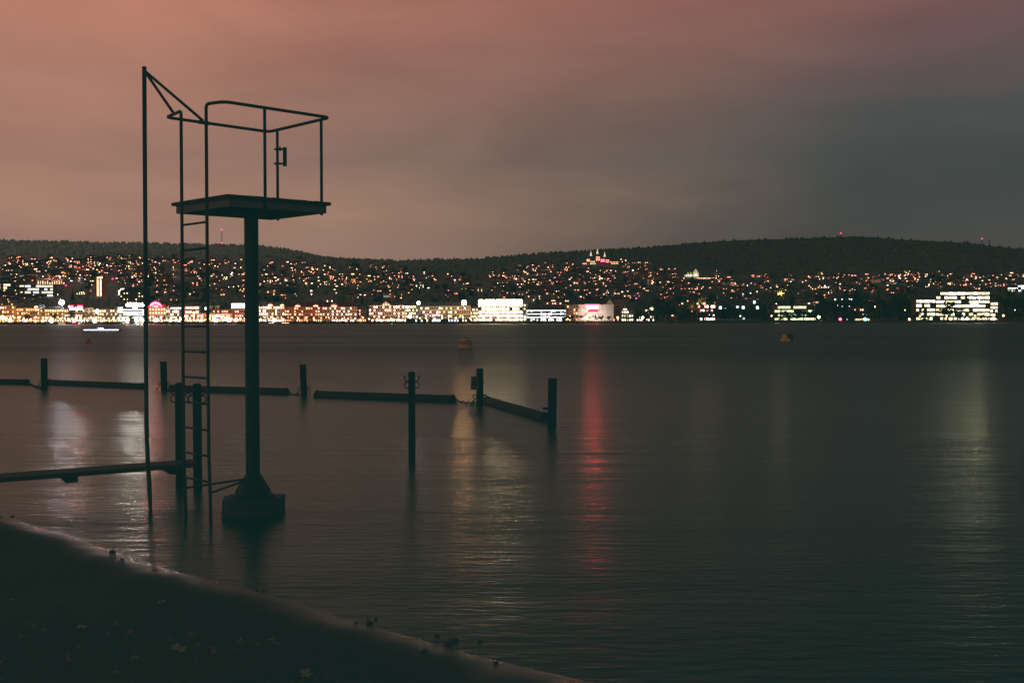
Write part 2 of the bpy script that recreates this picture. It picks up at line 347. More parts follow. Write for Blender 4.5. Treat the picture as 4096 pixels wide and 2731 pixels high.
# stones
stones = [(0,880,408,.10),(0,955,463,.06),(0,1213,547,.05),(0,95,130,.07),(0,10,131,.06),(0,2065,715,.05),(0,2010,706,.04),(0,1970,860,.025),(0,1828,780,.03),(0,430,296,.02),(0,555,336,.02),
 (1,440,960,.05),(1,545,970,.10),(1,595,942,.045),(1,530,940,.03),(1,1160,1130,.09),(1,1215,1112,.11),(1,1190,1098,.08),(1,970,1188,.09),(1,1535,1278,.055),(1,1410,1127,.05),(1,1075,1072,.06),(1,795,1225,.06)]
for i, (zi, zx, zy, size) in enumerate(stones):
    size *= .5
    sx, sy = zi*1200+zx/1.96, 2000+zy/1.96
    p = on_beach(sx, sy); p.z = max(p.z, 0); q = random.Random(i+90); mb = MB()
    vs = []; nl, nk = 6, 9
    for j in range(nl+1):
        ph = math.pi*j/nl
        for k in range(nk):
            a = 2*math.pi*k/nk; r = 1+.18*math.sin(a*2+i)+.12*q.uniform(-1,1)
            vs.append((size*.55*math.sin(ph)*math.cos(a)*r, size*.42*math.sin(ph)*math.sin(a)*r, size*.30*math.cos(ph)*r))
    mb.add(vs, [(j*nk+k, (j+1)*nk+k, (j+1)*nk+(k+1)%nk, j*nk+(k+1)%nk) for j in range(nl) for k in range(nk)])
    o = mb.build('stone', mat('wet_stone', (.02,.02,.02), .5, .4, 20), None, True); o.location = p+Vector((0,0,size*.1)); o.rotation_euler = (0,0,q.uniform(-.4,.4))
    szw = 'larger' if size >= .045 else 'small' if size > .0225 else 'tiny'
    tag(o, f'{szw} dark wet stone at the shining waterline', 'stone', 'dark stones along the waterline', sx=sx)
# ------------------------------------------------------------------ diving platform
ZD, ZR = 3.236, 4.132
Nc, Lc, Rc = ptz(908,775,ZD), ptz(684,811,ZD), ptz(1326,809,ZD)
Fc = Lc+Rc-Nc; Cc = (Nc+Fc)/2
base = Vector((Cc.x, Cc.y, 0))
tower = thing('diving_platform', 'tall dark steel diving platform with ladder and handrail standing in shallow water', 'diving platform', base)
def TW(p): return Vector(p)-base
cx = pt(1009, 1500, Cc.y).x
col_c = Vector((cx-base.x, 0))
mb = MB(); mb.ring([(.072,.35),(.072,ZD-.12)], 20, (col_c.x,0,0)); o = mb.build('column', METAL, tower); smooth_by_angle(o)
mb = MB(); mb.ring([(.17,.225),(.165,.24),(.078,.41),(.073,.425)], 20, (col_c.x,0,0))
for k in range(6):
    a = k*math.pi/3+.3; M_ = Matrix.Translation((col_c.x,0,0)) @ Matrix.Rotation(a,4,'Z')
    mb.add([M_@Vector(v) for v in ((.06,-.006,.225),(.18,-.006,.225),(.18,-.006,.245),(.082,-.006,.415),(.06,.006,.225),(.18,.006,.225),(.18,.006,.245),(.082,.006,.415))], [(0,1,2,3),(7,6,5,4),(1,5,6,2),(2,6,7,3),(0,3,7,4)])
mb.ring([(.21,.183),(.21,.213),(.165,.22)], 24, (col_c.x,0,0)); o = mb.build('base_flange', METAL, tower); smooth_by_angle(o)
mb = MB(); prof = []
for z, r in ((-.6,.285),(-.02,.282),(.03,.297),(.09,.286),(.15,.288),(.183,.272)): prof.append((r, z))
mb.ring(prof, 14, (col_c.x-.035,.02,0)); mb.box(col_c.x+.10, col_c.x+.27, .03, .28, -.6, .165)
o = mb.build('footing', CONC, tower); smooth_by_angle(o, 25)
ex, ey = (Rc-Nc), (Lc-Nc); lx, ly = ex.length, ey.length; exn, eyn = ex.normalized(), ey.normalized()
def deckp(u, v, z): p = Nc+exn*u+eyn*v; return Vector((p.x-base.x, p.y-base.y, z))
def dbox(mb, u0,u1,v0,v1,z0,z1):
    vs = [deckp(u,v,z) for z in (z0,z1) for (u,v) in ((u0,v0),(u1,v0),(u1,v1),(u0,v1))]
    mb.add(vs, [(0,3,2,1),(4,5,6,7),(0,1,5,4),(1,2,6,5),(2,3,7,6),(3,0,4,7)])
mb = MB(); npk = 12; pw = lx/npk
for k in range(npk): dbox(mb, k*pw+.004, (k+1)*pw-.004, R.uniform(-.006,.004), ly+R.uniform(-.004,.006), ZD-.032-R.uniform(0,.003), ZD-R.uniform(0,.004))
mb.build('deck_planks', PLANK, tower)
mb = MB(); t = .035
dbox(mb, t,lx-t, t,t+.012, ZD-.115,ZD-.034); dbox(mb, t,lx-t, ly-t-.012,ly-t, ZD-.115,ZD-.034)
dbox(mb, t,t+.012, t+.012,ly-t-.012, ZD-.115,ZD-.034); dbox(mb, lx-t-.012,lx-t, t+.012,ly-t-.012, ZD-.115,ZD-.034)
mb.build('fascia_frame', FASC, tower)
mb = MB()
for v in (.3,.5,.7): dbox(mb, .06,lx-.06, v*ly-.03, v*ly+.03, ZD-.10,ZD-.036)
for u in (.35,.65): dbox(mb, u*lx-.03,u*lx+.03, .06,ly-.06, ZD-.118,ZD-.102)
mb.ring([(.16,ZD-.135),(.16,ZD-.12)], 20, (col_c.x,0,0)); mb.build('deck_bearers', METAL, tower)
RN, RL, RRt, RF = ptz(897,407,ZR), ptz(665,470,ZR), ptz(1319,471,ZR), ptz(1076,528,ZR)
edge = (Lc-Nc); outw = Vector((-edge.y, edge.x, 0)).normalized()
if outw.y > 0: outw = -outw
def on_edge(sx, p0, p1):       # point of the line p0-p1 seen in image column sx (at p0's height)
    for k in range(400):
        pass
    a = ray(sx, 1286); k = a.x/a.y
    # p0.x+t*dx = k*(p0.y+t*dy)
    dx, dy = p1.x-p0.x, p1.y-p0.y; t = (k*p0.y-p0.x)/(dx-k*dy); return p0+(p1-p0)*t
LA = on_edge(731, Lc+outw*.045, Nc+outw*.045); LB = on_edge(831, Lc+outw*.045, Nc+outw*.045)
LA, LB = Vector((LA.x,LA.y,0)), Vector((LB.x,LB.y,0))
rL = on_edge(712, RL, RN); rR = on_edge(846, RL, RN)
rt = .0165
for P0, name in ((LA,'ladder_rail'),(LB,'ladder_rail')):
    mb = MB(); s_ = .03 if P0 is LA else .03
    mb.tube([TW(P0+Vector((.03,-.02,-.5))), TW(P0+Vector((.01,0,.35))), TW(P0+Vector((0,0,.7))), TW(P0+Vector((0,0,ZR-.1)))], rt, 12); mb.build(name, METAL2, tower, True)
mb = MB()
path = [LA+Vector((0,0,ZR-.1)), LA+Vector((0,0,ZR)), RL, RF, RRt, RN, LB+Vector((0,0,ZR)), LB+Vector((0,0,ZR-.1))]
mb.tube(fillet([TW(p) for p in path], .075, 6), rt, 12); mb.build('handrail', METAL2, tower, True)
mb = MB(); q0 = RL+(RF-RL)*.30; mb.tube([TW(q0), TW(q0+(RF-RL)*.10)], .021, 12); mb.build('rail_sleeve', METAL2, tower, True)
for k in range(11):
    z = .424+k*.2557; mb = MB(); mb.tube([TW(LA+Vector((0,0,z))), TW(LB+Vector((0,0,z)))], .0115, 8); mb.build('rung', METAL2, tower, True)
def post(sx, p0, p1, r0, r1, zlow, out=0):
    top = on_edge(sx, r0, r1); bot = on_edge(sx, p0, p1)
    mb = MB(); mb.tube([TW(Vector((bot.x,bot.y,zlow))), TW(Vector((top.x,top.y,ZR)))], .0155, 12); return mb.build('rail_post', METAL2, tower, True), top
nn_ = Vector((exn.y, -exn.x, 0)); nn_ = nn_ if nn_.y < 0 else -nn_
post(1064, Nc+nn_*-.02, Rc+nn_*-.02, RN, RRt, ZD-.115)
pb, ptop = post(1114, Fc, Rc, RF, RRt, ZD-.12)
post(1289, Fc, Rc, RF, RRt, ZD-.12)
# small bracket on the far post
mb = MB(); Yb = ptop.y
def bar(mb, x0, x1, y0, y1, Y, th=.02):
    a, b = pt(x0, y1, Y), pt(x1, y0, Y); a, b = TW(a), TW(b); mb.box(a.x,b.x,a.y-th/2,a.y+th/2,a.z,b.z)
bar(mb, 1097, 1133, 593.5, 601.5, Yb-.03, .012); bar(mb, 1097, 1133, 651, 659, Yb-.03, .012); bar(mb, 1118, 1122, 587, 604, Yb-.04, .03)
bar(mb, 1133, 1146, 590, 665, Yb-.03, .03); mb.build('hinge_bracket', METAL, tower)
# tall entry pole with stays
YP = 10.55; top = pt(577, 268, YP)
pp = [pt(606, 2130, YP), pt(603, 2062, YP), pt(597,1930,YP), pt(590, 1830, YP), pt(587, 1730, YP), pt(585,1500,YP), top]
mb = MB(); mb.tube([TW(p) for p in pp], .0225, 12); mb.build('grab_pole', METAL2, tower, True)
sA = on_edge(702, RL, RN)+Vector((0,0,.02)); sB = on_edge(818, RL, RF)+Vector((0,0,.02))
for q in (sA, sB):
    mb = MB(); mb.tube([TW(top+Vector((0,0,-.04))), TW(q)], .0155, 10); mb.build('pole_stay', METAL2, tower, True)
hz = .352
cp_ = Vector((base.x+col_c.x, base.y-.03, hz+.03))
for q in (LA, LB):
    mb = MB(); mb.tube([TW(q+Vector((0,0,hz-.04))), TW(cp_)], .0115, 8); mb.build('brace', METAL2, tower, True)
# ------------------------------------------------------------------ jetty board and hooked posts
a0 = ptz(-120,1901,.38); a1 = ptz(691,1841,.38); b1 = ptz(777,1853,.38)
d = (a1-a0).normalized(); a1 = a1+d*.2; b1 = b1+d*.2; wv = (b1-a1); wv = wv-d*wv.dot(d); wv = wv.normalized()*.36
far0 = a1-d*4.0
jet = thing('bathing_jetty', 'narrow wooden bathing jetty board running out from the left edge', 'jetty', (far0.x, far0.y, 0))
J = Vector((far0.x, far0.y, 0))
mb = MB()
for k in range(3):
    o0 = wv*(k/3)+wv*.012; o1 = wv*((k+1)/3)-wv*.012; e = R.uniform(-.02,.02)
    vs = [far0+o0-J, a1+o0+d*e-J, a1+o1+d*e-J, far0+o1-J]; vs = [Vector((v.x,v.y,.33)) for v in vs]+[Vector((v.x,v.y,.38)) for v in vs]
    mb.add(vs, [(0,3,2,1),(4,5,6,7),(0,1,5,4),(1,2,6,5),(2,3,7,6),(3,0,4,7)])
mb.build('deck_boards', PLANK, jet)
for t_ in (.25, 1.35, 2.45, 3.6):
    mb = MB(); c = far0+d*(4.0-t_)-J
    vs = [c+wv*a_+d*s_ for a_, s_ in ((-.02,-.06),(-.02,.06),(1.02,.06),(1.02,-.06))]
    vs = [Vector((v.x,v.y,.27)) for v in vs]+[Vector((v.x,v.y,.328)) for v in vs]
    mb.add(vs, [(0,3,2,1),(4,5,6,7),(0,1,5,4),(1,2,6,5),(2,3,7,6),(3,0,4,7)]); mb.build('cross_batten', PILE, jet)
for t_ in (2.6,):
    for a_ in (.1,.9):
        mb = MB(); c = far0+d*(4.0-t_)+wv*a_-J; mb.ring([(.03,-.9),(.03,.27)], 10, (c.x,c.y,0)); mb.build('jetty_leg', METAL, jet)
def hooked_post(sx, Y, r, ztop, label):
    p = atx(sx, Y, 0); t = thing('hooked_post', label, 'post', p, 0, 'round posts with paired iron hooks')
    mb = MB(); mb.ring([(r*1.02,-1.2),(r,0),(r,ztop-.035),(r*.9,ztop-.01),(r*.45,ztop)], 18); o = mb.build('shaft', PILE, t); smooth_by_angle(o)
    for s in (-1, 1):
        mb = MB(); h = ztop; pts = [(r*.8,-.42*.5),(r+.035,-.2),(r+.075,-.16),(r+.07,-.115),(r+.03,-.095),(r*.8,-.09)]
        pts = [(s*(r*.7),0,h-.235),(s*(r+.03),0,h-.235),(s*(r+.055),0,h-.205),(s*(r+.05),0,h-.165),(s*(r+.02),0,h-.148),(s*r*.7,0,h-.145)]
        mb.tube(fillet(pts,.012,2), .008, 7)
        pts = [(s*(r*.7),0,h-.145),(s*(r+.03),0,h-.14),(s*(r+.05),0,h-.11),(s*(r+.053),0,h-.075)]
        mb.tube(fillet(pts,.012,2), .008, 7); mb.ring([(.002,-.016),(.013,-.008),(.015,0),(.011,.011),(.002,.015)], 8, (s*(r+.053),0,h-.065)); mb.build('hook', METAL, t, True)
    return t
def topz(sx, sy, Y): return pt(sx, sy, Y).z
hooked_post(715, 11.98, .052, topz(715,1530,11.98), 'thicker hooked post left of its twin behind the platform ladder')
hooked_post(786, 11.98, .052, topz(786,1533,11.98), 'hooked post right of its twin beside the jetty end')
hooked_post(1646, 14.2, .05, topz(1646,1486,14.2), 'tall hooked post standing alone in front of the floating boom')
# ------------------------------------------------------------------ piles and booms
def chain(mb, p0, p1, link_len=.055, r=.007):
    p0, p1 = Vector(p0), Vector(p1); L_ = (p1-p0).length; k = max(2, int(L_/link_len)); dd = (p1-p0)/k
    for i in range(k):
        c = p0+dd*(i+.5); ax = dd.normalized(); side = ax.cross(Vector((0,1,0)) if i % 2 else Vector((0,0,1))).normalized()
        if side.length < .1: side = Vector((0,1,0))
        mb.tube([c+ax*(math.cos(a)*link_len*.68)+side*(math.sin(a)*link_len*.30) for a in [2*math.pi*q/8 for q in range(8)]], r, 5, True)
PILES = [(174.5,1433,30.0,25,0,'slim pile nearest the left frame edge','e'),(655,1446,29.2,26,-.012,'leaning pile between the grab pole and the ladder','e'),
 (1215,1458,27.0,26,-.02,'pile right of the platform column with chains both sides','e'),
 (1919,1473,23.9,28,0,'square topped pile carrying a small warning sign','s'),(2207,1513,19.0,36,.008,'thick pile at the right end of the boom line with a steel strap','x')]
for sx, ty, Y, wpx, lean, lab, kind in PILES:
    p = atx(sx, Y, 0); r = wpx/F*Y/2; zt = topz(sx, ty, Y)
    t = thing('mooring_pile', lab, 'pile', p, 0, 'timber piles along the floating boom')
    mb = MB(); mb.tube([(0-lean*1.0/1,0,-1.5),(0,0,0),(lean*zt*2,0,zt-.02),(lean*zt*2,0,zt)], [r,r,r*.98,r*.93], 18); o = mb.build('shaft', PILE, t); smooth_by_angle(o)
    if kind in 'es':
        for s in (-1, 1):
            mb = MB(); hz = .20; c = Vector((s*(r+.038), -.01, hz))
            mb.tube([c+Vector((math.cos(a)*.042,0,math.sin(a)*.05)) for a in [2*math.pi*q/14 for q in range(14)]], .010, 7, True); mb.build('ring', METAL, t, True)
            mb = MB(); chain(mb, c+Vector((0,0,-.05)), c+Vector((s*(.13 if s<0 else .05),0,-.24))); mb.build('chain', METAL, t)
    if kind == 'x':
        mb = MB(); z_ = topz(sx,1634,Y); mb.ring([(r+.008,z_-.03),(r+.008,z_+.03)], 20); mb.box(-r-.09,-r*.6,-.03,.03,z_-.02,z_+.03); mb.build('steel_strap', METAL, t)
    if kind == 's':
        mb = MB(); mb.ring([(.006,0),(.022,.002),(.022,.02)], 8, (r,0,topz(sx,1532,Y))); mb.build('bolt', METAL, t)
        # warning sign
        sw, sh = 30/F*Y, 52/F*Y; sg = thing('warning_sign', 'small weathered warning sign with triangle fixed to a pile', 'sign', (p.x-15/F*Y-.03, p.y-r-.02, topz(sx,1531,Y)))
        sg.rotation_euler = (0, math.radians(3.5), 0)
        mb = MB(); mb.box(-sw/2,sw/2,0,.006,-sh/2,sh/2); mb.build('panel', mat('faded_sign_face',(.10,.07,.06),.6,.3,10), sg)
        mb = MB(); o_ = [(-sw*.42,-sh*.17),(sw*.42,-sh*.17),(0,sh*.42)]; i_ = [(-sw*.26,-sh*.10),(sw*.26,-sh*.10),(0,sh*.24)]
        mb.add([(x,-.004,z) for x,z in o_+i_], [(0,1,4,3),(1,2,5,4),(2,0,3,5)]); mb.build('warning_triangle', mat('sign_black',(.012,.012,.012)), sg)
        mb = MB(); mb.box(-sw*.09,sw*.09,-.004,-.002,-sh*.06,sh*.02); mb.box(-sw*.15,sw*.15,-.004,-.002,-sh*.09,-sh*.065); mb.build('pictogram', MATS['sign_black'], sg)
        for z_, h_ in ((-.24,.035),(-.40,.02),(-.46,.02)):
            mb = MB(); mb.box(-sw*.46,sw*.46,-.004,-.002,z_*sh-h_*sh/2,z_*sh+h_*sh/2); mb.build('text_line', mat('sign_red',(.22,.05,.04)), sg)
BO = [(-400,1526,108,1537,.10,'boom section cut off by the left frame edge'),(196,1537,569,1553,.10,'boom section between the left pile and the grab pole'),(686,1562,1145,1576,.105,'boom section passing behind the platform column'),
 (1268,1587,1812,1607,.105,'longest looking boom section behind the tall hooked post'),(1950,1612,2182,1682,.10,'short angled boom section running to the thick right pile')]
ends = []
for x0,y0,x1,y1,r,lab in BO:
    r *= 1.3
    p0, p1 = ptz(x0,y0,0), ptz(x1,y1,0); dd = (p1-p0); L_ = dd.length; dn = dd.normalized()
    t = thing('floating_boom', 'dark '+lab, 'boom', (p0.x,p0.y,.03), 0, 'floating boom sections between the piles'); t.rotation_euler = (0,0,math.atan2(dn.y,dn.x))
    MX = Matrix.Rotation(math.pi/2,3,'Y')
    mb = MB(); mb.ring([(r*.9,0),(r,.03),(r,L_*.33),(r*1.01,L_*.5),(r,L_-.03),(r*.9,L_)], 18, ax=MX); o = mb.build('float_tube', BOOM, t); smooth_by_angle(o)
    for e in (0, L_):
        mb = MB(); mb.ring([(r*1.08,e-.05 if e else -.01),(r*1.12,e-.03 if e else .01),(r*1.08,e+.01 if e else .05)], 18, ax=MX); mb.build('end_collar', METAL, t)
    ends.append((p0,p1))
def boomchain(p, q, lab):
    mb = MB(); a, b_ = Vector((p.x,p.y,.05)), Vector((q.x,q.y,.03)); mid = (a+b_)/2-Vector((0,0,.03)); chain(mb,a,mid,.12,.014); chain(mb,mid,b_,.12,.014)
    o = mb.build('chain', METAL); tag(o, lab, 'chain', 'chains tying booms to piles')
P3 = atx(1203,27.0,0); boomchain(ends[2][1], P3, 'slack chain from the boom to the pile right of the column')
P1 = atx(160,30,0); boomchain(ends[0][1], P1, 'chain from the far left boom to the leftmost pile')
P5 = atx(1905,23.9,0); boomchain(ends[3][1], P5, 'chain from the longest boom toward the sign pile')
# ------------------------------------------------------------------ buoys and motorboat
p = ptz(353,1372,0); t = thing('conical_buoy','small red cone buoy with round top mark on the open lake','buoy',p)
mb = MB(); mb.ring([(.30,-.1),(.31,.03),(.22,.10),(.05,.42),(.03,.45)],18); o=mb.build('float', mat('buoy_red',(.6,.05,.06),.5), t); smooth_by_angle(o)
mb = MB(); mb.ring([(.01,.44),(.05,.48),(.05,.53),(.01,.58)],10); mb.build('top_mark', MATS['buoy_red'], t, True)
BY = mat('buoy_orange',(.68,.38,.15),.6,.5,6); BYD = mat('buoy_dark',(.05,.04,.035),.7,.5,6)
for (sx,sy,wpx,hpx,lean,lab,m_) in ((1862,1393,60,38,.06,'orange brown mooring buoy, widest of the buoys, right of centre',BY),(3146,1366,46,30,-.05,'half dark mooring buoy far right on the open lake',BY)):
    p = ptz(sx,sy,0); k = p.y/F; t = thing('mooring_buoy', lab, 'buoy', p, 0, 'blunt mooring buoys on the lake'); w2 = wpx*k/2; h = hpx*k
    mb = MB(); mb.ring([(w2*.9,-.1),(w2,.04),(w2*.93,h*.32),(w2*.72,h*.62),(w2*.62,h*.95),(w2*.55,h)],20); o = mb.build('float', m_, t); smooth_by_angle(o); o.rotation_euler=(0,lean,0)
    if sx > 3000:
        mb = MB(); mb.box(-.05,w2*.9,-w2*.8,w2*.5,.05,h*1.02); o=mb.build('equipment_box', BYD, t)
    else:
        mb = MB()
        for z_ in (.45,.6,.75): mb.ring([(w2*(1.08-z_*.45),h*z_-.02),(w2*(1.08-z_*.45),h*z_+.02)],20,(0,0,0))
        mb.build('rope_band', BYD, t)
    mb = MB(); mb.tube([(-.06,0,h),( -.06,0,h+.06),(.06,0,h+.06),(.06,0,h)],.012,6); mb.build('lifting_eye', METAL, t)
p = ptz(412,1327,0); k = p.y/F; Lb = 147*k
t = thing('motorboat','low dark motorboat with a bright strip standing in for its light trail','boat',p)
mb = MB(); vs = []
sec = [(-.5,.5,.10,.35),(-.2,.62,.0,.35),(.2,.55,.0,.38),(.42,.25,.05,.42),(.5,.02,.2,.45)]
for (f,hw,zb,zt) in sec: vs += [(f*Lb,-hw*1.1,zt),(f*Lb,-hw*.6,zb-.1),(f*Lb,hw*.6,zb-.1),(f*Lb,hw*1.1,zt)]
fs = []
for i in range(4): fs += [(4*i+j,4*i+4+j,4*i+5+j,4*i+1+j) for j in range(3)]+[(4*i+3,4*i+7,4*i+4,4*i)]
fs += [(0,1,2,3)[::-1]]; mb.add(vs, fs); mb.build('hull', BOATD, t)
mb = MB(); mb.frus((-.25*Lb,.12*Lb,-.5,.5,.40),(-.2*Lb,.06*Lb,-.42,.42,.95)); mb.build('cabin', BOATD, t)
mb = MB(); mb.box(-.48*Lb,.46*Lb,-.76,-.70,.36,.45); mb.build('light_strip', glow('cold_white_strip',(.86,.84,1),9), t)  # glowing strip takes the place of the moving boat's light trail
mb = MB(); mb.box(-.10*Lb,.03*Lb,-.56,-.50,.60,.80); mb.build('cabin_window', MATS['cold_white_strip'], t)
# ------------------------------------------------------------------ far shore terrain
def D0(sx): return 950+150*sx/4096.0
E1 = [(-1200,1022),(0,1022),(520,1024),(1050,1030),(1310,1042),(1560,1050),(1650,1068),(1800,1100),(1960,1100),(2010,1070),(2100,1058),(2270,1050),(2400,1040),(2600,1050),(2790,1065),(2960,1092),(3140,1100),(3310,1095),(3600,1088),(3830,1092),(4096,1100),(5300,1110)]
E2 = [(-1200,960),(0,956),(105,963),(230,961),(350,966),(575,970),(695,972),(820,976),(975,979),(1045,982),(1132,993),(1219,1010),(1290,1031),(1375,1041),(1445,1046),(1567,1051),(1611,1042),(1741,1034),(1915,1031),(2055,1020),(2177,1010),(2264,1005),(2438,996),(2612,984),(2786,967),(2960,956),(3134,951),(3309,946),(3413,941),(3483,944),(3587,953),(3657,956),(3831,964),(3970,981),(4096,994),(5300,1060)]
def ip(tab, x): return float(np.interp(x, [a for a,b in tab],[b for a,b in tab]))
YB = 1262
def hill_pt(sx, s):
    y1 = ip(E1, sx); y2 = min(ip(E2, sx), y1-2)
    if s <= 1: return pt(sx, YB+(y1-YB)*s, D0(sx)+140+1350*s)
    return pt(sx, y1+(y2+5-y1)*(s-1), D0(sx)+1490+850*(s-1))
def hill_s(sx, sy):
    y1 = ip(E1, sx); return max(0, (sy-YB)/(y1-YB)) if sy >= y1 else 1+(y1-sy)/max(4,(y1-ip(E2,sx)))
def hill_at(sx, sy): return hill_pt(sx, hill_s(sx, sy))
cols = list(range(-1200, 5301, 50)); rows = [0,.1,.25,.4,.55,.7,.85,1,1.15,1.3,1.5,1.7,1.85,2]
mb = MB(); g_ = []
for sx in cols:
    c = [Vector((atx(sx,D0(sx)+1,0).x, D0(sx)+1, 1.9)), Vector((atx(sx,D0(sx)+90,0).x, D0(sx)+90, 1.95))]+[hill_pt(sx, s) for s in rows]
    e = c[-1]; c.append(Vector((e.x*1.2, e.y+500, e.z-60))); c.append(Vector((e.x*2, e.y+4000, e.z-200))); g_.append(c)
nr = len(g_[0])
for c in g_: mb.v += [tuple(v) for v in c]
for i in range(len(cols)-1):
    for j in range(nr-1): mb.f.append((i*nr+j,(i+1)*nr+j,(i+1)*nr+j+1,i*nr+j+1)); mb.mi.append(0)
struct('hillside_ground', mb, haze_slopemat('hillside_earth',(.12,.125,.10)), True)
# quay
mb = MB()
for i in range(len(cols)-1):
    a, b_ = cols[i], cols[i+1]; p, q = atx(a,D0(a),0), atx(b_,D0(b_),0)
    mb.add([(p.x,p.y,-1),(q.x,q.y,-1),(q.x,q.y,1.75),(p.x,p.y,1.75),(q.x,q.y+3,1.95),(p.x,p.y+3,1.95),(q.x,q.y+30,2.0),(p.x,p.y+30,2.0)], [(0,1,2,3),(3,2,4,5),(5,4,6,7)])
struct('lakeside_quay', mb, mat('quay_stone',(.10,.09,.08),.9,.3,.3))
# ------------------------------------------------------------------ landmarks for labels
LM = [(-200,150,'the leftmost apartment row'),(150,345,'the red-neon rooftop'),(345,470,'the white stair-tower'),(470,592,'the bright-banded store'),(592,680,'the red-lit arch'),(680,840,'the strip-lit offices'),
 (840,1000,'the opera house'),(1000,1138,'the cream palace'),(1138,1430,'the red-roofed block'),(1430,1466,'the small dark house'),(1466,1620,'the pediment hotel'),(1620,1672,'the yellow-grid block'),
 (1672,1912,'the balcony hotel'),(1912,2112,'the glaring offices'),(2112,2250,'the blue-banded building'),(2250,2312,'the orange house'),(2312,2456,'the billboard building'),(2456,2620,'the twin-gabled villa'),
 (2620,2860,'the glass pavilion'),(2860,3060,'the long dark institute'),(3060,3270,'the yellow-banded school'),(3270,3480,'the white-windowed villa'),(3480,3660,'the unlit park stretch'),(3660,3992,'the stepped office'),(3992,4500,'the right frame edge')]
def near(sx):
    for a,b_,s in LM:
        if a <= sx < b_: return s
    return 'the frame edge'
# ------------------------------------------------------------------ building generator
WALLS = {'cream':(.55,.45,.34),'white':(.7,.67,.62),'pink':(.50,.24,.17),'stone':(.36,.32,.27),'grey':(.25,.25,.24),'dark':(.10,.09,.09),'ochre':(.46,.29,.13),'green':(.25,.3,.22)}
ROOFS = {'slate':(.06,.06,.065),'red':(.20,.05,.045),'copper':(.09,.11,.09),'brown':(.10,.06,.05)}
GL = {'warm':glow('window_warm',(1,.60,.36),3.8,True,.8),'amber':REDW,'white':glow('window_white',(1,.88,.76),5.0,True,.6),'yellow':glow('window_yellow',(1,.80,.38),2.4,True,.7),
      'rose':glow('window_rose',(1,.30,.24),3.8,True,.7),'cold':glow('window_cold',(.75,.9,1),2.8,True,.5),'green':glow('window_green',(.75,1,.45),2.2,True,.4)}
WM = {}
def winmesh(w_, h_, key):
    k = (round(w_,1), round(h_,1), key)
    if k not in WM:
        mb = MB(); m_ = DARKWIN if key == 'off' else GL[key]
        mb.box(-w_/2,w_/2,-.07,.0,0,h_); WM[k] = mb.mesh('window', m_)
    return WM[k]
def wallm(k): return mat('wall_'+k, WALLS[k], .9, .2, .25)
def roofm(k): return mat('roof_'+k, ROOFS[k], .8, .3, .4)
